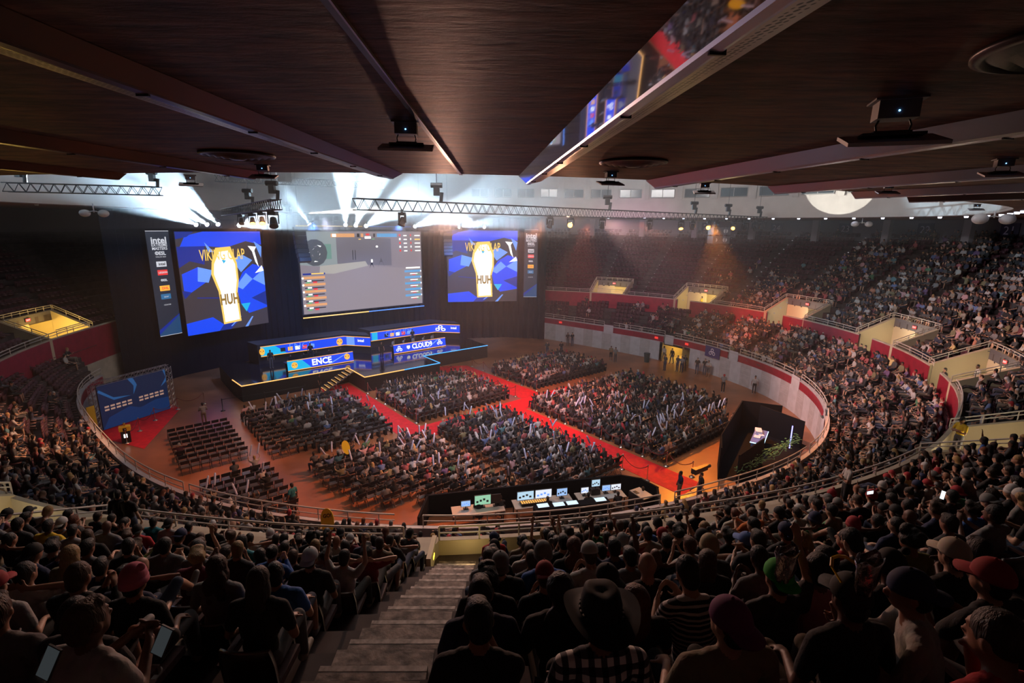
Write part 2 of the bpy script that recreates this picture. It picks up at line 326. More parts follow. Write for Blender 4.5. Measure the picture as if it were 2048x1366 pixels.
# vomitories
vom_in = mat('vomitory_paint', (.5, .42, .28), .7)
hdr = mat('grey_header', (.1, .09, .1), .7)
exit_r = em('exit_red', (1, .04, .03), 1.)
def vom(v, lab, warm):
    m = MB(); N = VROWS
    t0, t1 = v-VHALF, v+VHALF; rb = lambda t: ur(t, VROWS)
    zf = 4.7
    def topz(i): return 6.22+1.3*i/N
    for t in (t0, t1):
        for s in (0, .5*(1 if t == t0 else -1)):
            for i in range(N):
                r0 = rU(t)+(ur(t, VROWS)-rU(t))*i/N; r1 = rU(t)+(ur(t, VROWS)-rU(t))*(i+1)/N
                m.add([P(t+s, r0, zf), P(t+s, r1, zf), P(t+s, r1, topz(i+1)), P(t+s, r0, topz(i))], [(0, 1, 2, 3)])
                if s == 0:
                    s2 = .5*(1 if t == t0 else -1)
                    m.add([P(t, r0, topz(i)), P(t, r1, topz(i+1)), P(t+s2, r1, topz(i+1)), P(t+s2, r0, topz(i))], [(0, 1, 2, 3)])
        s2 = .5*(1 if t == t0 else -1)
        m.add([P(t, rU(t), zf), P(t+s2, rU(t), zf), P(t+s2, rU(t), topz(0)), P(t, rU(t), topz(0))], [(0, 1, 2, 3)])
    ring(m, rb, 6.85, rb, topz(N), t0, t1, 1.4, 1); ring(m, rb, topz(N), lambda t: rb(t)+.25, topz(N), t0, t1, 1.4, 0); ring(m, lambda t: rb(t)+.25, topz(N), lambda t: rb(t)+.25, 7.0, t0, t1, 1.4, 0)
    # tunnel under the header
    rt = lambda t: rb(t)+3
    ring(m, rb, 6.85, rt, 6.85, t0+.5, t1-.5, 1.4); ring(m, rt, zf, rt, 6.85, t0+.5, t1-.5, 1.4)
    for t in (t0+.5, t1-.5): m.add([P(t, rb(t), zf), P(t, rt(t), zf), P(t, rt(t), 6.85), P(t, rb(t), 6.85)], [(0, 1, 2, 3)])
    ring(m, rb, zf, rb, 6.85, v-.2, t1-.5, 1.4, 0)
    ring(m, lambda t: rU(t)-.1, zf, rt, zf, t0, t1, 1.4, 2)
    if gap(v+2): ring(m, lambda t: rU(t)-.1, 4.2, lambda t: rU(t)-.1, zf, v+.4, v+3.6, .8, 2)
    struct(m.build('wall_vomitory', [vom_in, hdr, conc]))
    # rail round the top
    m = MB(); pts = []
    for i in range(N+1): pts.append(P(t1, rU(t1)+(ur(t1, VROWS)-rU(t1))*i/N, topz(i)))
    for t in np.linspace(t1, t0, 8): pts.append(P(t, rb(t)+.12, topz(N)))
    for i in range(N, -1, -1): pts.append(P(t0, rU(t0)+(ur(t0, VROWS)-rU(t0))*i/N, topz(i)))
    for i, p in enumerate(pts):
        m.tube(p, (p[0], p[1], p[2]+.38), .025, 5)
        if i: q = pts[i-1]; m.tube((*q[:2], q[2]+.38), (*p[:2], p[2]+.38), .03, 5); m.tube((*q[:2], q[2]+.22), (*p[:2], p[2]+.22), .022, 5)
    tag(m.build('guard_rail', steel), 'pale pipe railing '+lab, 'railing')
    if v > -100 or v < -170:
        ex = MB(); c = P(v, rb(v)-.05, 7.18); a = math.radians(v)+PI/2
        ex.box(c, (.46, .06, .27), a, 0); ex.box(P(v, rb(v)-.07, 7.18), (.42, .03, .23), a, 1); e = ex.build('exit_sign', [black, exit_r])
        tag(e, 'small red lit exit sign '+lab, 'exit sign')
        tx = text('EXIT', .16, em('exit_white', (1, .8, .75), 2), e, P(v, rb(v)-.1, 7.18), (PI/2, 0, math.radians(v)-PI/2))
    point('vomitory_lamp', P(v-1, rU(v)+1.6, 6.3), warm[:3], warm[4]*VL, .25); point('vomitory_lamp', P(v, rb(v)+1.2, 6.3), warm[:3], warm[4]*VL, .2)
vlab = {61: 'on the entry box nearest the stage drape', 40: 'on the entry box of the yellow-vested guard', 19.3: 'on the box with a bright doorway',
        -1.1: 'on the box with a couple inside', -19.8: 'on the box with a white jersey', -46: 'on the cream box at the right edge', -114: 'on the box beside the left paddle', -176: 'on the yellow box left of the stage'}
wl = {61: (1, .75, .3, 1, 90), 40: (1, .75, .3, 1, 110), 19.3: (1, .85, .6, 1, 90), -1.1: (1, .8, .5, 1, 110), -19.8: (1, .8, .5, 1, 80), -46: (1, .8, .5, 1, 50), -114: (1, .8, .5, 1, 25), -176: (1, .62, .12, 1, 150)}
for v in VOMS: vom(v, vlab[v], wl[v])
# guard rails
def rail(f, z, t0, t1, lab, st=1.6, h=.35, mid=True, r=.032):
    m = MB(); n = max(2, int((t1-t0)/st)); pts = [P(t0+(t1-t0)*i/n, f(t0+(t1-t0)*i/n), z) for i in range(n+1)]
    for i, p in enumerate(pts):
        if i % 2 == 0: m.tube(p, (*p[:2], z+h), r*.8, 5)
        if i:
            q = pts[i-1]; m.tube((*q[:2], z+h), (*p[:2], z+h), r, 6)
            if mid: m.tube((*q[:2], z+h*.5), (*p[:2], z+h*.5), r*.7, 5)
    return tag(m.build('guard_rail', steel), lab, 'railing')
fl = [('below the stage-side seats at the left edge', -176, -150), ('along the curved left end of the floor', -149.5, -123), ('in front of the near seats left of the yellow paddle', -122, -97), ('behind the mixing desk on the near side', -94, -67), ('beside the camera operator and the black draped booth', -65, -40), ('round the black draped booth at the right', -38.5, -21.5), ('at the right end of the floor above the white panels', -18.5, -2.5), ('beside the white wall right of the blue banner', .5, 16.8), ('above the tunnel opening with the lattice-blue banner', 19.8, 35.8), ('above the grey wall in front of the sparse far seats', 38.8, 54.5), ('at the far end of the floor beside the stage drape', 57.5, 77)]
for lab, a, b in fl: rail(lambda t: rF(t)+.08, 2.9, a, b, 'pale arena wall railing '+lab, h=.5)
ul = [('over the dark wall below the isolated lit box', -180, -118.5), ('over the near ledge left of the stairs', -109, -92), ('along the landing at the foot of the stairs', -90, -75), ('over the near crowd right of the stairs', -74, -51), ('between two entry boxes at the right edge', -41, -25.5), ('curving over the wall below the cream box', -16.5, -5.8), ('over the wall right of the bright doorway', 3, 15), ('over the red wall with lit orange spectators', 23.8, 35), ('over the long burgundy wall beside the guard', 44, 55.7), ('over the far burgundy wall next to the stage drape', 64.5, 77)]
for lab, a, b in ul: rail(lambda t: rU(t)+.1, 6.2, a, b, 'pale railing '+lab, h=.38, st=1.6 if a != -90 else 1.1)
for lab, v in (('in front of the entry box nearest the stage', 61), ('in front of the isolated yellow box left of the stage', -177.5)):
    rail(lambda t: rU(t)+.1, 6.2, v-2.2 if v < 0 else v-4, v+4, 'short pale railing '+lab, h=.5)
# back wall, pillars, soffit, clerestory, roof
bw = mat('back_wall_paint', (.2, .2, .23), .8)
m = MB(); rB = lambda t: ur(t, UN)+.1
ring(m, rB, UZ0+URISE*(UN-1), rB, SOF+.3, mi=0); struct(m.build('wall_back', bw))
def wood(name, col):
    mm = mat(name, col, .42, noise=.55, nscale=1.2, bump=.25, stretch=(.5, 4, 1)); return mm
sof_m = bpy.data.materials.new('soffit_boards'); sof_m.use_nodes = True; nt = sof_m.node_tree; b = nt.nodes['Principled BSDF']; b.inputs['Roughness'].default_value = .6; b.inputs['Specular IOR Level'].default_value = .18
geo = nt.nodes.new('ShaderNodeNewGeometry'); n1 = nt.nodes.new('ShaderNodeTexNoise'); n1.inputs['Scale'].default_value = 1.; n1.inputs['Detail'].default_value = 8; n1.inputs['Roughness'].default_value = .65
mp = nt.nodes.new('ShaderNodeMapping'); mp.inputs['Scale'].default_value = (1.6, 7, 1); nt.links.new(geo.outputs['Position'], mp.inputs['Vector']); nt.links.new(mp.outputs['Vector'], n1.inputs['Vector'])
r = nt.nodes.new('ShaderNodeValToRGB'); r.color_ramp.elements[0].position = .36; r.color_ramp.elements[1].position = .68
r.color_ramp.elements[0].color = (.045, .017, .012, 1); r.color_ramp.elements[1].color = (.27, .115, .08, 1); nt.links.new(n1.outputs['Fac'], r.inputs['Fac']); nt.links.new(r.outputs['Color'], b.inputs['Base Color'])
bp = nt.nodes.new('ShaderNodeBump'); bp.inputs['Strength'].default_value = .35; bp.inputs['Distance'].default_value = .03; nt.links.new(n1.outputs['Fac'], bp.inputs['Height']); nt.links.new(bp.outputs['Normal'], b.inputs['Normal'])
m = MB(); ring(m, rO, SOF, lambda t: rB(t)+.3, SOF, mi=0); ring(m, lambda t: rB(t)+.3, SOF, lambda t: rB(t)+.3, SOF+.3, mi=0); ring(m, rO, SOF, rO, SOF+.05, mi=0)
ring(m, lambda t: rO(t)+.02, SOF+.2, lambda t: rB(t)+.3, SOF+.3, mi=0)
struct(m.build('ceiling', sof_m))
m = MB(); cler = mat('clerestory_plaster', (.7, .66, .62), .8, noise=.06, nscale=1); win_g = mat('dark_window', (.03, .045, .06), .15); frame_m = mat('window_frame', (.5, .5, .5), .5)
rC = lambda t: rO(t)+.05
ring(m, rC, SOF, rC, 24, st=2.); struct(m.build('wall_clerestory', cler))
m = MB(); m.add([P(-180+4*i, rC(-180+4*i), 24) for i in range(90)], [tuple(range(90))[::-1]]); struct(m.build('ceiling_dome', mat('roof_dark', (.12, .12, .13), .9)))
wn = 0
for t in np.arange(-4, 96, 7.1):
    wn += 1; rr = lambda q: rC(q)-.06; wm = MB(); fm = MB()
    a, b = t-2.5, t+2.5
    wm.add([P(a, rr(a), 17.75), P(b, rr(b), 17.75), P(b, rr(b), 18.6), P(a, rr(a), 18.6)], [(0, 1, 2, 3)])
    w = struct(wm.build('window_%d' % wn, win_g))
    for q in (a, t, b): fm.tube(P(q, rr(q)-.03, 17.72), P(q, rr(q)-.03, 18.63), .04, 4)
    for z in (17.72, 18.63): fm.tube(P(a, rr(a)-.03, z), P(b, rr(b)-.03, z), .05, 4)
    fm.build('window_frame', frame_m, w)
    if False: pass
m = MB()
for t in np.arange(-4-3.55, 96, 7.1):
    m.add([P(t-.7, rC(t)-.1, 17.5), P(t+.7, rC(t)-.1, 17.5), P(t+.7, rC(t)-.1, 19.6), P(t-.7, rC(t)-.1, 19.6)], [(0, 1, 2, 3)])
struct(m.build('trim_1', cler))
# pillars in the upper seats
pil = mat('pillar_paint', (.36, .36, .4), .7)
for t in [-168, -157, -146]+list(np.arange(-21.5, 80, 10.2)):
    m = MB(); c = P(t, rU(t)+12.4, 0); m.box((c[0], c[1], (12.6+SOF)/2), (.7, .5, SOF-12.6), math.radians(t)+PI/2)
    struct(m.build('wall_pillar', pil))
# section numbers on the back wall
for t, s, w_ in ((6.1, '21', 'rightmost and crispest one'), (15.7, '22', 'faint, beside the rightmost'), (26.2, '23', 'above the hazy crowd'), (36.6, '24', 'below the row of windows'), (48.4, '25', 'above the empty seats')):
    r_ = rB(t)-.06; pl = MB(); pl.box(P(t, r_, 14.62), (1.5, .06, 1.25), math.radians(t)+PI/2)
    o = tag(pl.build('section_sign', mat('purple_sign', (.02, .012, .05), .5)), 'dark square section sign reading '+s+' on the back wall, '+w_, 'sign')
    text(s, 1.0, mat('sign_white', (.75, .75, .85), .6), o, P(t, r_-.05, 14.6), (PI/2, 0, math.radians(t)-PI/2))
# radial light troughs on the soffit
chrome = mat('polished_trough', (.72, .74, .8), .035, 1); chrome2 = mat('brushed_trough', (.5, .56, .72), .32, 1)
perf = bpy.data.materials.new('perforated_panel'); perf.use_nodes = True; nt = perf.node_tree; b = nt.nodes['Principled BSDF']; b.inputs['Roughness'].default_value = .4
tc = nt.nodes.new('ShaderNodeTexCoord'); vo = nt.nodes.new('ShaderNodeTexVoronoi'); vo.inputs['Scale'].default_value = 22; vo.inputs['Randomness'].default_value = .15; nt.links.new(tc.outputs['Object'], vo.inputs['Vector'])
r = nt.nodes.new('ShaderNodeValToRGB'); r.color_ramp.elements[0].position = .3; r.color_ramp.elements[1].position = .4; r.color_ramp.elements[0].color = (.01, .008, .008, 1); r.color_ramp.elements[1].color = (.55, .48, .45, 1)
nt.links.new(vo.outputs['Distance'], r.inputs['Fac']); nt.links.new(r.outputs['Color'], b.inputs['Base Color']); b.inputs['Metallic'].default_value = .5
brown_m = mat('trough_brown', (.05, .022, .02), .3, .3)
def trough(t, side, mats, w, lab, rin=None, rout=None):
    dep = .75 if side < 0 else (1.25 if w < .7 else .95)
    r0 = rO(t)-.05 if rin is None else rin; L = rB(t)-.4-r0
    m = MB(); n = 16; prof = [(-.5, 0), (-.2, -.21), (-.18, -.24), (-.08, -.25), (-.05, -.25), (-.04, -.22), (.0, -.22), (.38, -.15), (.5, 0)]
    mi = [0, 1, 1, 1, 3, 3, 2, 2]
    vs = []
    for i in range(n+1):
        x = L*i/n; g = .004 if i % 4 == 0 else 0
        for px_, pz in prof: vs.append((x, px_*w*side, pz*w*dep))
    k = len(prof); fs = []; ms = []
    for i in range(n):
        for j in range(k-1): fs.append((i*k+j, i*k+j+1, (i+1)*k+j+1, (i+1)*k+j)); ms.append(mi[j])
    fs.append(tuple(range(k))); ms.append(1); fs.append(tuple(n*k+j for j in range(k))); ms.append(1)
    m.v = vs; m.f = fs; m.m = ms
    for i in range(1, n, 2): m.box((L*i/n, -.08*w*side, -.25*w*dep+.005), (.02, .16*w, .03), 0, 3)
    c = P(t, r0, SOF-.004)
    o = m.build('light_trough', mats+[perf, black], None, False, c, math.radians(t)); return tag(o, lab, 'light trough')
trough(-105.2, -1, [brown_m, brown_m], .75, 'dark ceiling trough furthest to the left, just above the pale wall')
trough(-98, -1, [brown_m, brown_m], .75, 'dark ceiling trough second from the left, beside the round vent')
trough(-91.6, -1, [brown_m, brown_m], .62, 'long dark ceiling trough with a perforated strip and reddish flank')
trough(-85.3, 1, [chrome, chrome2], .56, 'wide mirror-bright ceiling trough reflecting blue and orange')
trough(-78.9, 1, [chrome2, chrome2], .75, 'grey metal ceiling trough, the longest one right of the mirrored trough')
trough(-71.3, 1, [chrome2, chrome2], .75, 'grey metal ceiling trough above the white light disc on the wall')
trough(-64, 1, [chrome2, chrome2], .75, 'thin ceiling trough third from the mirrored one at the right')
trough(-57, 1, [brown_m, chrome2], .75, 'thin ceiling trough nearest the right corner of the opening')
m = MB(); m.box((0, 0, 0), (17, .045, .012)); o = m.build('trim_2', mat('seam_dark', (.01, .008, .008), .4), None, False, P(-88.45, rO(-88.4)+8.4, SOF-.006), math.radians(-88.45)); struct(o)
m = MB(); m.box((0, .03, 0), (17, .012, .02)); o = m.build('trim_3', mat('seam_lip', (.3, .25, .25), .3, .6), None, False, P(-88.45, rO(-88.4)+8.4, SOF-.01), math.radians(-88.45)); struct(o)
for x, y, rr, lab in ((-4.39, 8.4, .55, 'flat round ceiling vent beyond the left troughs'), (1.95, 8.68, .55, 'flat round ceiling vent between the mirrored and the grey trough'), (3.25, 3.1, .55, 'large dark round ceiling vent at the top right corner')):
    m = MB()
    m.lathe((0, 0, 0), [(rr, -.004), (rr, -.03), (rr*.9, -.045), (rr*.86, -.02), (rr*.84, -.02), (rr*.72, -.06), (rr*.66, -.03), (rr*.55, -.075), (rr*.48, -.04), (rr*.36, -.085), (rr*.3, -.05), (rr*.18, -.09), (.01, -.09)], 48)
    tag(m.build('ceiling_vent', [mat('vent_metal', (.05, .04, .045), .4, .6), black], None, True, (x, y, SOF)), lab, 'ceiling vent')
# panels hung from the soffit
bl_led = em('blue_led', (.2, .5, 1), 4); pane_m = mat('panel_grey', (.6, .6, .66), .5); box_m = mat('box_grey', (.16, .16, .18), .5)
def hung(x, y, s, rz, lab, tilt=.26):
    o = tag(empty('hanging_panel', (x, y, SOF), rz), lab, 'hanging speaker panel')
    m = MB(); m.box((0, 0, -.09*s), (.32*s, .22*s, .16*s)); m.box((0, 0, -.005), (.4*s, .3*s, .02)); m.build('mounting_box', box_m, o)
    m = MB()
    for sx in (-1, 1): m.path([(sx*.12*s, 0, -.17*s), (sx*.14*s, 0, -.22*s), (sx*.12*s, 0, -.3*s)], .009*s, 6)
    m.box((0, 0, -.3*s), (.5*s, .16*s, .025*s)); m.box((0, .02, -.275*s), (.3*s, .1*s, .02*s)); m.build('bracket', black, o)
    m = MB(); m.box((0, 0, -.345*s), (.78*s, .5*s, .035*s), 0, 0, tilt); m.build('panel', pane_m, o)
    m = MB(); m.ball((0, -.112*s, -.11*s), .008); m.build('indicator_light', bl_led, o); return o
HP = [(812, 245, .72, .1, 'grey hanging panel with bracket beside the ceiling seam in the centre'), (380, 350, .62, .5, 'small hanging panel silhouetted against the blue beams'), (525, 330, .6, .2, 'small dark hanging panel under the left round vent'),
      (1795, 200, .9, -.35, 'large dark hanging panel near the top right'), (1222, 344, .62, .2, 'small hanging panel left of the second grey trough'), (1410, 366, .62, -.2, 'small dark hanging panel in front of the row of windows'), (2010, 318, .62, -.4, 'hanging panel cut by the right edge of the photo'), (1778, 368, .55, -.3, 'tiny hanging panel above the white disc of light'), (1955, 408, .6, -.5, 'tiny hanging panel at the far right tip of the opening')]
for px_, py_, s, rz, lab in HP:
    x, y, _ = atz(px_, py_, SOF); hung(x, y, s, rz, lab)

def wallpoint(px_, z):
    t = min(np.arange(-40, 90, .1), key=lambda q: abs(pix(*P(q, rC(q), z))[0]-px_)); return P(t, rC(t), z)
spot('follow_spot', (-20, 50, 15.4), wallpoint(1687, 18.6), (1, 1, .93), 420000*K, 6.4, .03, .03)

# ------------------------------------------------------------------ stage
gloss = mat('stage_gloss', (.012, .012, .016), .12, coat=.3); scarp = mat('stage_skirt', (.012, .012, .015), .6)
or_e = em('orange_strip', (1, .48, .13), 1.5); bl_e = em('blue_strip', (.06, .42, 1), 1.4)
sb = em('screen_blue', (.0, .06, .9), 1.1); sb2 = em('screen_light_blue', (.15, .35, 1), 1.1); sb3 = em('screen_deep_blue', (0, .02, .3), 1); scy = em('screen_cyan', (0, .5, .9), 1)
s_or = em('screen_orange', (1, .45, .05), 1.2); s_wh = em('screen_white', (1, 1, .98), 1.3); s_br = em('screen_brown', (.045, .035, .045), 1); s_gold = em('screen_gold', (.95, .62, .12), 1.2)
s_red = em('screen_red', (.9, .05, .05), 1); s_gr = em('screen_green', (.15, .5, .2), 1); s_bk = em('screen_black', (.01, .01, .012), 1); s_tp = em('screen_taupe', (.27, .23, .26), 1)
ST = tag(empty('stage', (0, 0, 0)), 'black glossy team stage with orange and blue lit edges', 'stage')
SZ = 1.4
def sprism(m, ab, z0, z1, mi=0): m.prism([AB(*p) for p in ab], z0, z1, mi)
m = MB(); sprism(m, [(8.2, 44.2), (16.8, 44.2), (17.2, 44.2), (17.2, 52), (8, 52), (8, 46.5)], 0, SZ-.02); sprism(m, [(17.2, 40.5), (24.85, 40.5), (24.85, 52), (17.2, 52)], 0, SZ-.02); sprism(m, [(24.85, 43.8), (33, 43.6), (33.5, 52), (24.85, 52)], 0, SZ-.02)
m.build('stage_base', scarp, ST)
m = MB(); sprism(m, [(8.2, 44.2), (17.2, 44.2), (17.2, 40.5), (24.85, 40.5), (24.85, 43.8), (33, 43.6), (33.5, 52), (8, 52), (8, 46.5)], SZ-.02, SZ); m.build('stage_top', gloss, ST)
def strip(name, pts, ma, z=SZ): 
    m = MB(); m.path([(*AB(*p), z) for p in pts], .045, 6); return m.build(name, ma, ST)
strip('light_strip', [(8, 46.5), (8.2, 44.16), (17.16, 44.16), (17.16, 40.46), (21, 40.46)], or_e); strip('light_strip', [(21, 40.46), (24.85, 40.46), (24.9, 43.76), (33, 43.56)], bl_e)
m = MB()
for i in range(8):
    z = SZ*(i+.5)/8.; a = 14.5+i*.33; m.box((*AB(a+.16, 43.4), z-.03), (.3, 1.35, .05), STAGE_ROT, 0); m.box((*AB(a+.02, 43.4), z), (.03, 1.35, .02), STAGE_ROT, 1)
for b in (42.7, 44.1): m.tube((*AB(14.4, b), 0), (*AB(17.1, b), SZ), .05, 4, 2)
o = m.build('stage_stairs', [mat('stair_wood', (.35, .22, .08), .5), or_e, black], ST); tag(o, 'steps edged with orange light strips')
# team walls and desks
def led(parent, name, p0, p1, z0, z1, parts, lean=0, ntop=True):
    """upright LED band between two plan points; parts drawn in its own 0..1 frame"""
    p0 = Vector((*p0, 0)); p1 = Vector((*p1, 0)); L = (p1-p0).length; d = (p1-p0)/L; nrm = Vector((d.y, -d.x, 0)); ang = math.atan2(d.y, d.x)
    Hh = z1-z0; m = MB()
    def PT(u, v, off): q = p0+d*(u*L)+nrm*(off-lean*v); return (q.x, q.y, z0+v*Hh)
    m.add([PT(0, 0, 0), PT(1, 0, 0), PT(1, 1, 0), PT(0, 1, 0), PT(0, 0, -.12), PT(1, 0, -.12), PT(1, 1, -.12), PT(0, 1, -.12)], [(0, 1, 2, 3), (5, 4, 7, 6), (4, 0, 3, 7), (1, 5, 6, 2), (3, 2, 6, 7), (4, 5, 1, 0)], 0)
    mats = []; 
    for i, (poly, ma) in enumerate(parts):
        if ma not in mats: mats.append(ma)
        m.add([PT(u, v, .006+.0012*i) for u, v in poly], [tuple(range(len(poly)))], 1+mats.index(ma))
    o = m.build(name, [scarp]+mats, parent)
    def T(s, u, v, size, ma, sx=1, bold=0, off=.08):
        q = PT(u, v, off); return text(s, size, ma, o, q, (PI/2-(math.atan2(lean, Hh) if lean else 0), 0, ang), sx=sx, bold=bold)
    return o, T
def rect(u0, v0, u1, v1): return [(u0, v0), (u1, v0), (u1, v1), (u0, v1)]
def circ(u, v, ru, rv, n=14): return [(u+ru*math.cos(2*PI*i/n), v+rv*math.sin(2*PI*i/n)) for i in range(n)]
def tri_logo(u, v, ru, rv, ma, hole): return [(circ(u+dx*ru, v+dy*rv, ru*.62, rv*.62), ma) for dx, dy in ((-.75, -.45), (.75, -.45), (0, .6))]+[(circ(u+dx*ru, v+dy*rv, ru*.3, rv*.3), hole) for dx, dy in ((-.75, -.45), (.75, -.45), (0, .6))]
def bear(u, v, ru, rv): return [(circ(u, v, ru, rv), s_or), (circ(u-.5*ru, v+.1*rv, ru*.16, rv*.2, 6), s_bk), (circ(u+.5*ru, v+.1*rv, ru*.16, rv*.2, 6), s_bk), (circ(u, v-.35*rv, ru*.45, rv*.28, 8), s_gold), (circ(u, v-.25*rv, ru*.14, rv*.14, 6), s_bk)]
def frame_bars(): return [(rect(0, .93, 1, 1), s_or), (rect(0, 0, 1, .07), s_or)]
DE = tag(empty('player_desk', (*AB(15.4, 46.6), SZ), STAGE_ROT), 'long team desk with blue screen front reading ENCE', 'desk')
DC = tag(empty('player_desk', (*AB(25.9, 46.6), SZ), STAGE_ROT), 'long team desk with blue screen front reading CLOUD9', 'desk')
def absled(parent, *a, **k):
    o, T = led(None, *a, **k); bpy.context.view_layer.update(); o.parent = parent; o.matrix_parent_inverse = Matrix.Translation(parent.location).inverted() if not parent.rotation_euler[2] else (Matrix.Translation(parent.location)@Matrix.Rotation(parent.rotation_euler[2], 4, 'Z')).inverted()
    return o, T
o, T = absled(DE, 'screen_front', AB(12.4, 46), AB(18.5, 46.), SZ+.05, SZ+1.0, [(rect(0, 0, 1, 1), sb), ([(0, 0), (.35, 0), (.2, 1), (0, 1)], scy), ([(.55, 0), (.6, 0), (.95, 1), (.93, 1)], sb2)]+bear(.1, .5, .045, .3)+bear(.9, .55, .045, .3)+frame_bars(), lean=.15)
T('ENCE', .5, .5, .78, s_wh, .95, .025, .05)
o, T = absled(DC, 'screen_front', AB(22.8, 46), AB(29.05, 46.), SZ+.05, SZ+1.0, [(rect(0, 0, 1, 1), sb), ([(.6, 0), (.63, 0), (.9, 1), (.86, 1)], sb2)]+tri_logo(.1, .5, .04, .26, s_wh, sb)+tri_logo(.88, .55, .04, .26, s_wh, sb)+[([(.24, .7), (.3, .7), (.3, .45), (.27, .3), (.24, .45)], s_wh)]+frame_bars(), lean=.15)
T('CLOUD9', .53, .52, .72, s_wh, .85, .025, .05)
pc_m = em('monitor_glow', (.1, .2, .5), .5)
for D, n0 in ((DE, 0), (DC, 0)):
    m = MB(); m.box((0, 0, .74), (6.2, .8, .04)); m.box((0, .1, .37), (6.0, .1, .7)); m.build('desk_top', black, D)
for k, (a0, nm) in enumerate(((12.9, 'ENCE'), (23.4, 'CLOUD9'))):
    for i in range(5):
        o = tag(empty('computer_monitor', (*AB(a0+.15+i*1.18, 46.75), SZ+.76), STAGE_ROT), '%s black player monitor on the %s desk' % (ORD[i], nm), 'monitor', None)
        m = MB(); m.box((0, 0, .3), (.56, .04, .34)); m.tube((0, .02, 0), (0, .02, .2), .03); m.box((0, 0, .01), (.25, .2, .02)); m.build('housing', black, o)
        m = MB(); m.box((0, .024, .3), (.52, .006, .3)); m.build('display', pc_m, o)
UE = tag(empty('led_wall', (0, 0, 0)), 'long bent blue screen band behind the ENCE players', 'led screen')
UC = tag(empty('led_wall', (0, 0, 0)), 'long bent blue screen band behind the CLOUD9 players', 'led screen')
tiles = lambda x: [(rect(x, .25, x+.055, .62), s_bk), (rect(x+.085, .25, x+.14, .62), s_or), (rect(x+.17, .25, x+.225, .62), s_wh), (rect(x+.255, .25, x+.31, .62), s_red), (rect(x+.34, .25, x+.4, .62), sb2)]
o, T = led(UE, 'screen', AB(11.2, 50), AB(19.2, 50), 2.15, 3.15, [(rect(0, 0, 1, 1), sb), ([(0, 0), (.3, 0), (.15, 1), (0, 1)], scy)]+tiles(.22)+bear(.015, .5, .03, .35)+bear(.94, .45, .04, .36)+frame_bars())
T('ENCE', .46, .6, .85, sb2, 1.1, -.012, .03)
o, T = led(UE, 'screen', AB(19.2, 50), AB(21.1, 47.8), 2.15, 3.15, [(rect(0, 0, 1, 1), sb), (rect(.1, 0, .4, 1), sb2)]+frame_bars()); T('intel', .65, .6, .4, s_wh, 1, .01)
o, T = led(UC, 'screen', AB(22.1, 50), AB(30.2, 50), 2.15, 3.15, [(rect(0, 0, 1, 1), sb), (rect(.02, 0, .1, 1), scy)]+tiles(.2)+frame_bars()); T('CLOUD9', .42, .6, .85, sb2, 1., -.012, .03)
o, T = led(UC, 'screen', AB(30.2, 50), AB(32.2, 47.9), 2.15, 3.15, [(rect(0, 0, 1, 1), sb)]+tri_logo(.2, .5, .16, .3, s_wh, sb)+frame_bars()); T('intel', .75, .6, .4, s_wh, 1, .01)
for U, a0, a1, aw, bw_ in ((UE, 11.0, 19.2, 21.1, 47.8), (UC, 22.1, 30.2, 32.2, 47.9)):
    m = MB(); m.prism([AB(a0, 50.15), AB(a1, 50.15), AB(aw, bw_+.15), AB(aw+.3, 49.5), AB(a1+.6, 52.2), AB(a0-.4, 52.2)], SZ, 3.3); m.build('wall_box', scarp, U)
# hanging drape round the stage
m = MB(); line = [(4.25, 64.2), (-1, 65.2), (-8.7, 63.6), (-12.5, 62.2), (-23., 53.4), (-27.2, 53.2), (-31.6, 46.2), (-32.5, 43.2), (-33.1, 40.8)]
pts = []
for (x0, y0), (x1, y1) in zip(line[:-1], line[1:]):
    n = int(math.hypot(x1-x0, y1-y0)/.35)+1
    for i in range(n): pts.append((x0+(x1-x0)*i/n, y0+(y1-y0)*i/n))
dn = []
for i, (x, y) in enumerate(pts):
    s = .09*(1 if i % 2 else -1); dn.append((x+s*.5, y+s))
vs = [(x, y, 0.02) for x, y in dn]+[(x, y, 15.45) for x, y in dn]; n = len(dn)
m.add(vs, [(i, i+1, n+i+1, n+i) for i in range(n-1)])
tag(m.build('stage_drape', mat('navy_drape', (.004, .006, .012), .95, spec=.1)), 'tall dark pleated drape enclosing the stage behind the screens', 'drape')
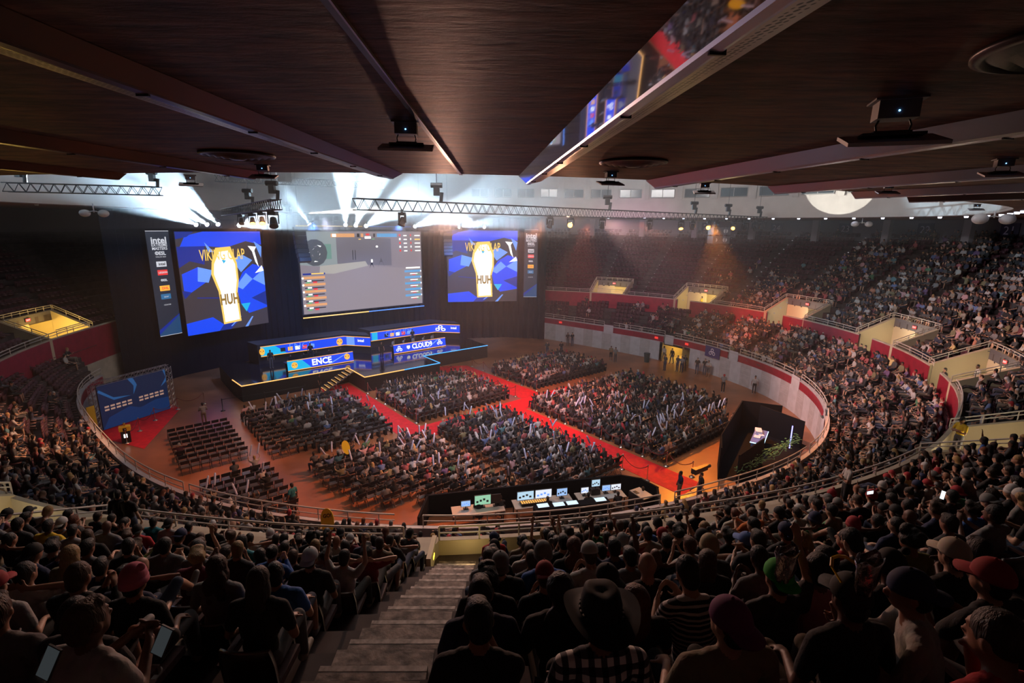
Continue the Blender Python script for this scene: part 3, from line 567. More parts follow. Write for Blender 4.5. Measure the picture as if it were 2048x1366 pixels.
# big screens
def bigscreen(name, lab, p0, p1, z0, z1, parts, cat='led screen'):
    o = tag(empty(name, (*((Vector(p0)+Vector(p1))/2), z0)), lab, cat); s, T = absled(o, 'display', p0, p1, z0, z1, parts); return o, T, s
def viking(dark=1):
    return [(rect(0, 0, 1, 1), s_br), ([(0, .8), (.1, .96), (.3, 1), (1, 1), (1, .86), (.8, .9), (.55, .84), (.3, .86), (.1, .82)], sb), ([(0, 1), (.2, 1), (.12, .95), (0, .93)], sb3),
      ([(.02, .6), (.2, .66), (.36, .62), (.3, .52), (.1, .42), (.02, .44)], sb), ([(.2, .66), (.36, .62), (.3, .5), (.18, .52)], sb2), ([(0, .44), (.1, .42), (.02, .36)], sb3), ([(0, .86), (.3, .86), (.28, .68), (.12, .72), (0, .66)], sb3),
      ([(.62, .44), (.72, .58), (.86, .66), (1, .62), (1, .18), (.75, .14), (.66, .25)], sb), ([(.62, .44), (.76, .57), (.84, .5), (.7, .4)], sb2), ([(.84, .5), (1, .6), (1, .42)], sb2), ([(.88, .56), (.98, .64), (1, .58)], s_wh), ([(.66, .25), (.78, .25), (.72, .16)], scy), ([(.8, .3), (1, .36), (1, .2)], sb3),
      ([(.82, .85), (.87, .79), (.9, .68), (.94, .62), (.9, .8), (.93, .84)], s_wh), ([(.6, .72), (.74, .76), (.86, .7), (.7, .58)], sb2), ([(.9, .9), (1, .84), (.98, .72)], sb2), ([(.3, .9), (.34, .8), (.4, .8)], sb2),
      ([(0, .12), (.3, .15), (.42, .06), (.36, 0), (0, 0)], sb), ([(.36, 0), (.42, .06), (.62, .12), (.62, .08), (.5, 0)], sb3), ([(.68, 0), (.72, 0), (.8, .1), (.78, .1)], sb2), ([(.5, .03), (.52, .03), (.65, .12), (.63, .12)], sb2), ([(.15, .355), (.42, .33), (.42, .34), (.15, .365)], sb3),
      ([(.42, .84), (.6, .85), (.66, .68), (.66, .5), (.63, .38), (.64, .07), (.42, .06), (.4, .4), (.34, .58), (.36, .7)], s_gold), ([(.46, .8), (.57, .81), (.635, .67), (.635, .5), (.605, .38), (.62, .09), (.44, .08), (.425, .4), (.37, .58), (.385, .68)], s_wh),
      ([(.48, .72), (.53, .71), (.5, .68)], scy)]
dgold = em('dark_gold', (.35, .2, .03), 1)
for nm, p0, p1, z0, z1, lab in (('led_screen', (-29.85, 45.03), (-25.7, 51.9), 4.2, 13.6, 'left portrait screen showing HUH on a glowing white shape'), ('led_screen', (-7.97, 61.4), (.52, 63.0), 5.2, 13.9, 'right portrait screen showing HUH under an orange spotlight')):
    o, T, s = bigscreen(nm, lab, p0, p1, z0, z1, viking()); T('HUH', .522, .31, 1.4, dgold, .62, .05); T('VIKING CLAP', .5, .765, 1.45, s_gold, .5, .01, .05)
game = [(rect(0, 0, 1, 1), s_bk), (rect(.01, .01, .99, .99), s_tp), ([(.01, .99), (.3, .99), (.3, .72), (.28, .55), (.01, .6)], em('game_wall', (.28, .33, .34), 1)), ([(.28, .95), (.72, .9), (.72, .55), (.28, .6)], em('game_dark', (.17, .155, .19), 1)), ([(.15, .58), (.5, .62), (.52, .56), (.25, .48), (.14, .46)], em('game_sand', (.45, .42, .38), 1)),
   ([(.01, .5), (.25, .48), (.52, .56), (.9, .5), (.99, .3), (.99, .01), (.01, .01)], em('game_ground', (.31, .26, .28), 1)), (rect(.17, .66, .24, .84), em('game_green', (.15, .3, .25), 1)), (rect(.4, .64, .405, .76), s_bk), (rect(.42, .64, .425, .76), s_bk), (circ(.6, .8, .01, .014), s_wh)]
game += [(circ(.12, .74, .09, .16), em('map_dark', (.08, .09, .1), 1))]+[([(.12+.07*math.cos(k*1.9)*(.3+.07*k), .74+.12*math.sin(k*1.9)*(.3+.07*k)), (.128+.07*math.cos(k*1.9)*(.3+.07*k), .755+.12*math.sin(k*1.9)*(.3+.07*k)), (.12+.07*math.cos(k*1.9+.5)*(.3+.07*k), .74+.12*math.sin(k*1.9+.5)*(.3+.07*k))], s_wh if k % 2 else s_tp) for k in range(10)]
game += [([(.53, .52), (.55, .63), (.57, .52), (.555, .57), (.545, .57)], s_bk), ([(.6, .53), (.63, .66), (.66, .53), (.64, .6), (.62, .6)], em('game_shadow', (.1, .09, .1), 1)), (rect(.545, .6, .56, .64), s_wh)]
s_or2 = em('hud_orange', (.85, .4, .15), 1); s_bl2 = em('hud_blue', (.12, .4, .75), 1)
for i in range(5):
    v = .43-i*.082
    game += [(rect(.02, v, .18, v+.03), s_or2), (rect(.03, v-.03, .17, v-.018), s_bk), (rect(.05, v-.03, .08, v-.012), s_wh), (rect(.09, v-.05, .12, v-.03), s_red), (rect(.04, v-.05, .07, v-.035), s_gr), (circ(.02, v+.012, .008, .014, 6), s_wh)]
    game += [(rect(.83, v+.02, .98, v+.048), s_bl2), (rect(.88, v-.008, .95, v+.004), s_wh), (rect(.9, v-.02, .93, v-.01), s_red), (rect(.94, v-.02, .97, v-.01), s_gr), (circ(.98, v+.03, .006, .012, 6), s_wh)]
    u = .96-i*.075
    game += [(rect(.79, .93-i*.05, .805, .955-i*.05), s_wh if i % 2 else s_red), (rect(.83, .93-i*.05, .86, .945-i*.05), s_wh), (rect(.89, .93-i*.05, .9, .955-i*.05), s_red if i % 2 == 0 else s_wh), (rect(.93, .93-i*.05, .98, .945-i*.05), s_gold if i == 1 else s_wh)]
game += [(rect(.24, .92, .42, .965), s_or2), (rect(.25, .925, .28, .96), s_wh), (rect(.44, .92, .46, .965), s_bk), (rect(.47, .92, .49, .965), s_or2), (rect(.51, .94, .54, .965), s_red), (rect(.57, .92, .585, .965), s_bk), (rect(.6, .92, .77, .965), s_bl2), (rect(.5, .9, .55, .93), s_wh), (rect(.45, .89, .47, .9), s_gold), (rect(.56, .89, .58, .9), s_gr), (rect(.02, .48, .18, .5), sb3), (rect(.08, .485, .17, .5), s_gold), (rect(.84, .5, .97, .52), s_wh)]
o, T, s = bigscreen('led_screen', 'huge landscape screen in the middle showing the shooter game', (-22.05, 51.93), (-10.98, 61.25), 5.0, 13.75, game)
T('ENCE', .33, .942, .34, s_wh, 1, .01); T('CLOUD9', .68, .942, .34, s_wh, 1, .01)
m = MB(); d = Vector((11.07, 9.32, 0)).normalized()
def along(s, z, off=.1): return (-22.05+d.x*s+d.y*off, 51.93+d.y*s-d.x*off, z)
for z, r in ((14.2, .05), (4.72, .06)):
    m = MB(); m.tube(along(0, z), along(7.3, z), r, 6, 0); m.tube(along(7.3, z), along(14.5, z), r, 6, 1)
    m.build('light_bar', [em('bar_orange', (1, .6, .15), 1.5), em('bar_blue', (.1, .3, 1), 1.2)], o).matrix_parent_inverse = Matrix.Translation(o.location).inverted()
# sponsor banners
navy = em('banner_navy', (.016, .022, .04), 1); ban_bl = em('banner_blue', (.01, .06, .16), 1); wh7 = em('banner_white', (.7, .72, .8), 1)
def banner(lab, p0, p1, z0, z1, dim=1):
    pr = [(rect(0, 0, 1, 1), navy), ([(0, 0), (1, 0), (1, .2), (.7, .16), (0, .06)], ban_bl), ([(0, .06), (.7, .16), (1, .2), (1, .19), (.6, .12), (0, .02)], sb3), (rect(.28, .665, .72, .715), wh7), (rect(.28, .585, .72, .635), s_red), (rect(.28, .435, .72, .485), s_or), (rect(.28, .355, .72, .405), em('banner_lightblue', (.03, .16, .35), 1)), (rect(0, .995, 1, 1), wh7), (rect(0, 0, 1, .004), wh7)]
    o, T, s = bigscreen('sponsor_banner', lab, p0, p1, z0, z1, pr, 'banner')
    T('intel', .5, .91, .78, wh7, 1, .02); T('EXTREME', .5, .868, .36, wh7, .9, .006); T('MASTERS', .5, .835, .36, wh7, .9, .006); T('©ESL', .5, .79, .42, wh7, 1, .012); T('DALLAS 2023', .5, .758, .16, wh7, .95)
    T('intel', .5, .69, .34, s_bk, 1, .01); T('LEGION', .5, .61, .22, wh7, 1, .005); T('©ESL', .5, .537, .26, wh7, 1, .008); T('DHL', .5, .46, .3, s_red, 1, .01); T('acer', .5, .38, .24, wh7, 1); T('MONSTER', .5, .3, .15, wh7, .9)
banner('tall navy sponsor banner at the left of the left portrait screen', (-31.75, 44.1), (-30.95, 45.9), 4.3, 13.66)
banner('tall navy sponsor banner at the right of the right portrait screen', (1.38, 63.2), (3.05, 63.36), 5.7, 14.06)
# floor carpets
carpet = mat('red_carpet', (.62, .006, .012), .75, noise=.15, nscale=3)
def cpt(ab, lab, z=.012):
    m = MB(); sprism(m, ab, .002, z); return tag(m.build('red_carpet', carpet), lab, 'carpet')
cpt([(15.1, 29.2), (17., 29.2), (17., 43.9), (14.3, 43.9), (14.3, 42.5), (15.1, 42.)], 'red carpet running down from the orange-lit stage stairs')
cpt([(27, 30.8), (29.2, 30.8), (29.2, 42.2), (27.1, 43.4), (26, 43.4)], 'red carpet running down from the right end of the stage', .013)
cpt([(15.1, 28.7), (32.5, 28.7), (32.5, 30.75), (15.1, 30.75)], 'red carpet crossing between the front and rear seating blocks', .016)
cpt([(23.55, 13.2), (25.65, 13.2), (25.65, 28.7), (23.55, 28.7)], 'red carpet running from the crossing to the camera operator', .014)
m = MB(); m.prism([(-28.9, 33.1), (-28.2, 31.9), (-23.9, 30.2), (-26.3, 37.6), (-27.6, 38.4)], .002, .012); tag(m.build('red_carpet', carpet), 'small red carpet in front of the sponsor photo wall at the left', 'carpet')
# rope posts
post_m = mat('brass_post', (.6, .5, .42), .25, .9); rope_m = mat('red_rope', (.12, .01, .012), .7)
def post(x, y, z=0, h=1.0):
    o = PP.copy(); COL.objects.link(o); o.location = (x, y, z); return o
m = MB(); m.lathe((0, 0, 0), [(.17, .0), (.17, .02), (.05, .05), (.025, .08), (.025, .94), (.045, .95), (.045, .99), (.02, 1.02)], 10)
PP = m.build('rope_post', post_m, None, True); usedp = []
def ropeline(ab, lab, rope=True):
    prev = None
    for i, (a, b) in enumerate(ab):
        x, y = AB(a, b) if ab is not XYL else (a, b)
        o = PP if not usedp else post(x, y); usedp.append(1); o.location = (x, y, .016); tag(o, '%s metal rope post %s' % (ordn(i+1), lab), 'rope post', 'rope posts along the red carpets')
        if prev and rope:
            m = MB(); pts = []
            for k in range(9):
                t = k/8; pts.append((prev[0]+(x-prev[0])*t, prev[1]+(y-prev[1])*t, .95-.42*(1-(2*t-1)**2)))
            m.path(pts, .022, 5); r = m.build('barrier_rope', rope_m); tag(r, 'dark red rope %s, span after the %s post' % (lab, ordn(i)), 'rope', 'ropes between the rope posts')
        prev = (x, y)
XYL = None
def lin(p, q, n): return [(p[0]+(q[0]-p[0])*i/(n-1), p[1]+(q[1]-p[1])*i/(n-1)) for i in range(n)]
ropeline(lin((15.0, 41.5), (15.0, 31.5), 6), 'left of the stairs carpet'); ropeline(lin((17.2, 40), (17.2, 31.5), 6), 'right of the stairs carpet')
ropeline(lin((25.8, 42.5), (26.9, 31.5), 6), 'left of the rear carpet'); ropeline(lin((29.4, 41.5), (29.4, 31.5), 6), 'right of the rear carpet')
ropeline(lin((25.9, 28), (25.9, 14), 9), 'right of the near carpet'); ropeline(lin((23.4, 28), (23.4, 15.4), 8), 'left of the near carpet')
XYL = [(-25.6, 31.0), (-26.2, 33.0), (-26.5, 35), (-26.3, 37.3), (-25, 38.6)]
ropeline(XYL, 'beside the photo wall carpet'); XYL = [AB(*p) for p in [(6.5, 43), (9.5, 42.6), (12.7, 42.5)]]; 
XYL2 = XYL
for i, (x, y) in enumerate(XYL2):
    m = MB(); m.lathe((0, 0, 0), [(.18, 0), (.18, .02), (.035, .05), (.035, 1.0), (.05, 1.02)], 8); tag(m.build('barrier_post', black, None, True, (x, y, 0)), '%s black belt barrier post left of the stage stairs' % ORD[i], 'barrier post')
m = MB(); m.path([(x, y, .95) for x, y in XYL2], .02, 4); tag(m.build('barrier_belt', black), 'black belt stretched between posts left of the stage stairs', 'barrier belt')
# photo wall, podium
adb = [(rect(0, 0, 1, 1), em('photo_blue', (.0, .008, .035), 1)), ([(.0, 0), (1, 0), (1, .3), (.8, .34), (.55, .25), (.4, .36), (.1, .24)], em('photo_mid', (.0, .018, .08), 1)), ([(.42, 1), (.5, .8), (.48, .6), (.55, .8), (.5, 1)], em('photo_line', (.01, .07, .2), 1)), ([(.0, .85), (.2, .6), (.45, .6), (.2, .66), (.02, .9)], em('photo_line', (.01, .07, .2), 1)), ([(.96, 1), (1, .8), (.9, .6), (1, .7), (1, 1)], em('photo_line', (.01, .07, .2), 1))]
for i in range(5):
    for s0 in (.06, .55):
        for q in range(2): adb.append((rect(s0+i*.08, .4+.07*q, s0+.06+i*.08, .44+.07*q), em('photo_cells', (.35, .2, .15), 1))) if True else None
PW = tag(empty('photo_wall', (-28, 34.7, 0)), 'dark blue sponsor photo wall on a lattice truss at the left end of the floor', 'photo wall')
absled(PW, 'display', (-28.75, 33.0), (-27.0, 37.4), .05, 3.3, adb)
def lattice(m, p, q, w=.3, step=.4, r=.02, mi=0, h=None):
    p = Vector(p); q = Vector(q); d = (q-p); L = d.length; d.normalize(); up = Vector((0, 0, 1)) if abs(d.z) < .9 else Vector((1, 0, 0)); s = d.cross(up).normalized(); u = s.cross(d)
    h = h or w; cs = [s*w/2+u*h/2, -s*w/2+u*h/2, -s*w/2-u*h/2, s*w/2-u*h/2]; n = max(1, int(L/step))
    for c in cs: m.tube(p+c, q+c, r, 5, mi)
    for k in range(4):
        a, b = cs[k], cs[(k+1) % 4]
        for i in range(n):
            t0 = p+d*(L*i/n); t1 = p+d*(L*(i+.5)/n); t2 = p+d*(L*(i+1)/n); m.tube(t0+a, t1+b, r*.6, 4, mi); m.tube(t1+b, t2+a, r*.6, 4, mi)
m = MB()
lattice(m, (-28.95, 32.8, 0), (-28.95, 32.8, 3.3)); lattice(m, (-26.95, 37.7, 0), (-26.95, 37.7, 3.4)); lattice(m, (-28.95, 32.8, 3.42), (-26.95, 37.7, 3.42))
o = m.build('lattice_frame', mat('silver_truss', (.5, .5, .52), .35, .8), PW); o.matrix_parent_inverse = Matrix.Translation(PW.location).inverted()
m = MB(); m.box((-28.85, 32.35, 1.3), (.06, .5, 1.5), -.3); tag(m.build('yellow_poster', mat('yellow_card', (.75, .5, .03), .6)), 'yellow poster panel standing at the left side of the photo wall', 'poster')
PD = tag(empty('podium', (*atz(254, 884, 0)[:2], 0.012), math.radians(35)), 'small podium with yellow top panel on the left carpet', 'podium')
m = MB(); m.box((0, 0, .42), (.5, .4, .84)); m.build('base', black, PD); m = MB(); m.box((0, 0, .98), (.62, .45, .3)); m.box((0, -.232, .95), (.2, .01, .2), 0, 1); m.build('yellow_top', [mat('yellow_card', (.75, .5, .03), .6), black], PD)
m = MB(); m.box((0, -.21, .5), (.2, .02, .26)); m.build('emblem', s_wh, PD); m = MB(); m.lathe((0, 0, 1.13), [(.07, 0), (.03, .06), (.05, .16), (.09, .22)], 8); tag(m.build('trophy', mat('trophy_gold', (.8, .6, .2), .2, 1), None, True, PD.location), 'small gold trophy standing on the yellow podium', 'trophy')
# mixing desk enclosure on the near side
FO = tag(empty('control_desk', (0, 0, 0)), 'long black draped production desk enclosure on the near floor', 'production desk')
fl_ = [(-4.25, 22.85), (6.1, 25.25), (7.1, 24.9), (7.75, 24.), (7.4, 22.3)]
m = MB()
for p, q in zip(fl_[:-1], fl_[1:]):
    dx, dy = q[0]-p[0], q[1]-p[1]; L = math.hypot(dx, dy); m.box(((p[0]+q[0])/2, (p[1]+q[1])/2, .6), (L+.1, .12, 1.2), math.atan2(dy, dx))
m.box((-4.2, 21.9, .6), (.12, 2, 1.2), -.05); m.build('drape_panel', dark, FO)
ang = math.radians(13.2); lt = mat('desk_top_grey', (.45, .42, .38), .5)
def fo(u, v): return (-4.25+u*math.cos(ang)+v*math.sin(ang), 22.85+u*math.sin(ang)-v*math.cos(ang))
scr = [em('monitor_a', (.45, .65, .8), 1.1), em('monitor_b', (.3, .6, .4), 1), em('monitor_c', (.75, .8, .9), 1.1), em('monitor_d', (.35, .55, .9), 1)]
for (u0, u1), lab in zip(((1.2, 3.8), (4.3, 7.4), (7.7, 10.3)), ('left', 'middle', 'right')):
    t = tag(empty('equipment_table', (*fo((u0+u1)/2, 1.05), 0), ang), 'grey-topped equipment table, %s one inside the black desk enclosure' % lab, 'table')
    m = MB(); m.box((0, 0, .74), (u1-u0, .9, .05)); m.build('table_top', lt, t); m = MB()
    for sx in (-1, 1):
        for sy in (-1, 1): m.box((sx*(u1-u0-.2)/2, sy*.38, .36), (.05, .05, .72))
    m.build('leg', black, t)
mons = [(2.6, .4, .32, 3), (3.6, .9, .6, 1), (4.6, .7, .5, None), (5.6, .95, .55, 0), (6.5, .95, .55, 2), (8.1, .5, .42, 0), (8.8, .5, .42, 2), (9.2, .55, .4, 3), (9.75, .7, .4, 2), (10.2, .5, .4, 0), (7.15, .45, .5, 3)]
mons = [(1.9, .5, .34, 3), (2.75, .85, .55, 1), (3.4, .55, .5, None), (4.95, .9, .5, 0), (5.9, .9, .5, 2), (6.9, .6, .45, 3), (8.15, .45, .36, 2), (8.75, .5, .42, 0), (9.35, .5, .36, 3), (9.9, .6, .36, 2)]
for i, (u, w, h, k) in enumerate(mons):
    c = fo(u, .95); o = tag(empty('computer_monitor', (*c, .78 if u != 8.75 else 1.1), ang), '%s monitor from the left on the production desk' % ordn(i+1), 'monitor', None)
    m = MB(); m.box((0, 0, .12+h/2), (w, .04, h)); m.tube((0, .02, 0), (0, .02, .2), .03); m.box((0, 0, .01), (.25, .2, .02)); 
    if u == 8.75: m.box((0, .05, -.17), (.5, .3, .3))
    m.build('housing', black, o)
    if k is not None:
        m = MB(); m.box((0, -.024, .12+h/2), (w-.05, .006, h-.05)); 
        for q in range(4): m.box((-w*.32+q*w*.2, -.028, .12+h*(.35+.1*(q % 3))), (w*.13, .004, h*.2), 0, 1)
        m.build('display', [scr[k], s_bk if i % 2 else sb2], o)
m = MB(); c = fo(5.4, 1.15); m.box((0, 0, 0), (1.5, .42, .06), 0, 0, -.2)
for q in range(12):
    for w_ in range(3): m.box((-.68+q*.12, -.14+w_*.13, .06-(w_-1)*.026), (.07, .04, .03), 0, 1)
tag(m.build('mixing_console', [black, em('fader_orange', (1, .45, .08), 1.2)], None, False, (*c, .84), ang), 'wide lighting console with orange lit faders on the production desk', 'mixing console')
m = MB(); m.box((0, 0, .5), (.75, 1.1, 1.0)); m.box((0, 0, 1.01), (.7, 1.05, .03), 0, 1); m.box((-.2, .2, 1.03), (.2, .3, .02)); tag(m.build('flight_case', [black, lt], None, False, (6.85, 23.65, 0.), ang+.3), 'tall black flight case at the right end of the production desk', 'flight case')
for i, (u, v) in enumerate(((5.6, 1.9), (6.4, 1.95), (7.1, 1.95), (8.6, 1.95))):
    m = MB(); m.box((0, 0, 0), (.62, .4, .03)); m.box((0, 0, .018), (.56, .34, .006), 0, 1); tag(m.build('lit_tablet', [black, em('pale_screen', (.65, .85, 1), 1.2)], None, False, (*fo(u, v), 1.05), ang), '%s pale flat screen lying behind the mixing desk, seen past the rail' % ORD[i], 'screen')
m = MB()
m.box((*fo(7.1, 1.95), .5), (3.9, .5, 1.02), ang); tag(m.build('rear_counter', dark), 'black counter with glowing flat screens behind the production desk', 'counter')
# black draped booth at the right
BO = tag(empty('draped_booth', (0, 0, 0)), 'black draped booth with a lit desk inside beside the right wall', 'booth')
bp_ = [(12.35, 27.2), (13.1, 29.1), (17.25, 35.5), (19.7, 34.5)]
m = MB()
for p, q in zip(bp_[:-1], bp_[1:]):
    dx, dy = q[0]-p[0], q[1]-p[1]; m.box(((p[0]+q[0])/2, (p[1]+q[1])/2, 1.), (math.hypot(dx, dy)+.06, .08, 2.0), math.atan2(dy, dx))
m.box((18.9, 33.0, 1.0), (.08, 3.4, 2.0), .45); m.box((14.5, 27.9, .9), (3.6, .08, 1.8), .75)
m.build('drape_panel', dark, BO)
m = MB(); m.prism([(12.4, 27.3), (13.1, 29.1), (17.25, 35.4), (19.6, 34.4), (20.3, 32), (15, 26)], .004, .03); tag(m.build('floor_mat', dark), 'black mat under the draped booth', 'mat')
t = tag(empty('desk', (16.9, 31.8, 0), 1.0), 'blue-lit work desk inside the draped booth', 'desk')
m = MB(); m.box((0, 0, .74), (2.6, .8, .05)); m.box((0, .3, .36), (2.5, .05, .72)); m.build('desk_top', mat('blue_top', (.1, .15, .4), .4), t)
m = MB(); m.box((0, -.42, .73), (2.6, .03, .05)); m.box((-1.32, 0, .73), (.03, .8, .05)); m.build('light_edge', em('pale_cyan', (.5, .8, 1), 2.5), t)
m = MB(); m.box((.7, .15, .86), (.8, .4, .2), .2); m.box((-.3, .1, .8), (.5, .4, .08)); m.box((.2, -.1, .79), (.4, .3, .05), .4); tag(m.build('paper_sheets', mat('papers', (.6, .6, .7), .7), None, False, t.location, 1.0), 'pale papers and boxes on the blue-lit desk in the booth', 'papers')
point('booth_lamp', (16.6, 31.2, 1.9), (.4, .55, 1), 14*K, .1)
for i, (px_, py_, h) in enumerate(((1585, 780, 0), (1760-180, 888, 1.6), (1478, 945, .5))):
    if i == 0: continue
    x, y, _ = atz(px_, py_, .4); m = MB(); m.tube((x, y, .1), (x, y, .1+h), .04, 6); tag(m.build('light_tube', em('violet', (.3, .3, 1), 3)), ('upright violet light tube standing by the booth' if i == 1 else 'short violet light tube at the near corner of the booth'), 'light tube')
m = MB(); vcol = mat('green_vine', (.12, .3, .12), .6); rr = random.Random(3)
for s in range(5):
    pts = []; 
    for i in range(24): 
        u = i/23; x = 13.2+u*6.2+rr.uniform(-.1, .1); y = 26.6+u*4.6+rr.uniform(-.1, .1)+s*.14; pts.append((x, y, .75+.25*math.sin(u*9+s)+rr.uniform(-.05, .05)))
    m.path(pts, .022, 4)
for i in range(160):
    u = rr.random(); x = 13.2+u*6.2; y = 26.8+u*4.6+rr.uniform(-.3, .5); m.ball((x, y, .8+rr.uniform(-.25, .25)), (.08, .05, .03), 0, 5, 3)
tag(m.build('cable_bundle', vcol), 'tangle of pale green cables draped along the near side of the booth', 'cables')
# front wall banner, bin, signs
c = P(24.2, rF(24.2)-.12, 2.35); m = MB(); m.box((0, 0, 0), (1.9, .04, 1.1)); o = tag(m.build('cloth_banner', mat('dark_blue_cloth', (.02, .03, .14), .8), None, False, c, math.radians(24.2)+PI/2), 'dark blue banner with pale cloud emblem hung on the arena wall', 'banner')
for dx, dz in ((-.2, -.1), (.2, -.1), (0, .16)):
    pass
m = MB()
for dx, dz in ((-.22, -.12), (.22, -.12), (0, .2)):
    for i in range(12):
        a0 = 2*PI*i/12; a1 = 2*PI*(i+1)/12; m.tube((dx+.15*math.cos(a0), .05, dz+.15*math.sin(a0)), (dx+.15*math.cos(a1), .05, dz+.15*math.sin(a1)), .035, 4)
m.build('emblem', mat('pale_cloth', (.7, .7, .8), .7), o)
x, y, _ = atz(1293, 724, 0); m = MB(); m.lathe((0, 0, 0), [(.26, 0), (.34, .95), (.36, 1.0), (.33, 1.02)], 10); tag(m.build('trash_bin', mat('bin_grey', (.05, .06, .06), .6), None, False, (x, y, 0)), 'dark grey trash bin at the wall left of the yellow tunnel', 'bin')
for t, lab in ((38.8+2.3, 'left of the yellow tunnel'), (34.2-2.2, 'right of the yellow tunnel'), (71.5, 'beside the stage drape')):
    m = MB(); m.box(P(t, rF(t)-.06, 2.5), (.4, .06, .22), math.radians(t)+PI/2, 0); e = tag(m.build('exit_sign', exit_r), 'small red lit exit sign on the arena wall '+lab, 'exit sign')
# camera crane and equipment boxes
x, y, _ = atz(1398, 985, 0); cr = tag(empty('broadcast_camera', (x, y, 0), .6), 'large black broadcast camera on a stand by the near carpet', 'camera')
m = MB(); m.tube((0, 0, 0), (0, 0, 1.3), .06)
for k in range(3): m.tube((0, 0, .5), (.5*math.cos(k*2.1), .5*math.sin(k*2.1), 0), .025)
m.build('tripod', black, cr); m = MB(); m.box((0, 0, 1.45), (.9, .22, .28)); m.box((-.55, 0, 1.48), (.35, .3, .3)); m.build('camera_body', black, cr)
m = MB(); m.tube((.45, 0, 1.45), (.75, 0, 1.45), .1, 10); m.build('lens', black, cr)
# trusses and fixtures
tr_m = mat('truss_black', (.02, .022, .026), .35, .6); tr_s = mat('truss_grey', (.25, .26, .28), .35, .7); hood_e = em('lamp_face_white', (.8, .9, 1), 40); am_e = em('lamp_face_amber', (1, .35, .05), 14)
def truss(p, q, w, lab, m_=None, hang=(), ztop=SOF+8):
    m = MB(); lattice(m, p, q, w, w*1.1, .03); o = tag(m.build('truss', m_ or tr_m), lab, 'truss')
    for t in hang:
        c = Vector(p).lerp(Vector(q), t); ho = MB(); ho.box((0, 0, .55), (.3, .25, .45)); ho.tube((-.3, 0, .85), (.3, 0, .85), .13, 8); ho.tube((.2, .1, 0), (.25, .12, .5), .1, 6); ho.tube((0, 0, .9), (0, 0, 23.9-c.z), .018, 4)
        yield c, ho
def mk_truss(p, q, w, lab, short, hang, m_=None):
    for i, (c, ho) in enumerate(truss(p, q, w, lab, m_, hang)):
        o = tag(ho.build('chain_hoist', tr_m, None, False, (c.x, c.y, c.z+w/2)), '%s chain hoist and cable above %s' % (ORD[i], short), 'chain hoist')
mk_truss((-7.55, 24.6, 15.4), (24.2, 49.8, 15.35), .52, 'long black lattice truss crossing the middle and right of the arena', 'the long truss', (.11, .44, .7, .83, .97))
mk_truss((-12.35, 27.0, 15.42), (-23.5, 42, 15.25), .5, 'short black lattice truss seen end-on left of centre', 'the short truss', (.04, .42))
mk_truss((-29.6, 30.3, 16.3), (-22, 32.5, 16.3), .5, 'black lattice truss at the far left fading into haze', 'the left truss', (.1, .95))
mk_truss((-31, 45.5, 15.0), (-2, 64, 15.1), .5, 'stage truss carrying the white beam lights above the screens', 'the stage truss', (.3, .7))
mk_truss((-26, 45.5, 18.2), (-13, 52, 18.2), .6, 'high dark truss with speaker boxes above the left screen', 'the high truss', (.2, .8))
m = MB()
for i in range(4):
    for j in range(2): m.box((i*1.3, j*.3, j*1.05), (1.15, .9, .95))
tag(m.build('speaker_cluster', black, None, False, (-24.5, 46.2, 18.6), .46), 'block of dark speaker cabinets on the high truss', 'speaker cluster')
def head(loc, tgt, lab, lit=None, s=1.0, grp=None):
    o = tag(empty('moving_head_light', loc), lab, 'stage light', grp)
    m = MB(); m.box((0, 0, -.09*s), (.36*s, .3*s, .16*s)); m.box((0, 0, .05*s), (.12*s, .1*s, .16*s)); m.build('base', tr_m, o)
    d = (Vector(tgt)-Vector(loc)).normalized(); c = Vector((0, 0, -.48*s)); q = d.to_track_quat('Z', 'Y').to_matrix()
    m = MB(); side = q@Vector((1, 0, 0)); side.z = 0; side = side.normalized() if side.length > .01 else Vector((1, 0, 0))
    for k in (-1, 1): m.box(tuple(side*k*.21*s+Vector((0, 0, -.32*s))), (.05*s, .12*s, .42*s), math.atan2(side.y, side.x))
    m.box((0, 0, -.15*s), (.46*s, .12*s, .05*s), math.atan2(side.y, side.x)); m.build('yoke', tr_m, o)
    m = MB(); m.tube(c-d*.22*s, c+d*.1*s, .13*s, 10, 0, .17*s); m.tube(c+d*.1*s, c+d*.2*s, .17*s, 10, 0, .19*s); m.build('lamp_head', tr_m, o)
    m = MB(); m.tube(c+d*.2*s, c+d*.205*s, .16*s, 12); m.build('lens', lit or mat('lens_dark', (.05, .05, .06), .1), o); return Vector(loc)+c+d*.25*s

def tp(t, P0=(-7.55, 24.6, 15.1), P1=(24.2, 49.8, 15.05)): return tuple(P0[i]+(P1[i]-P0[i])*t for i in range(3))
Q0, Q1 = (-31, 45.5, 14.7), (-2, 64, 14.8)
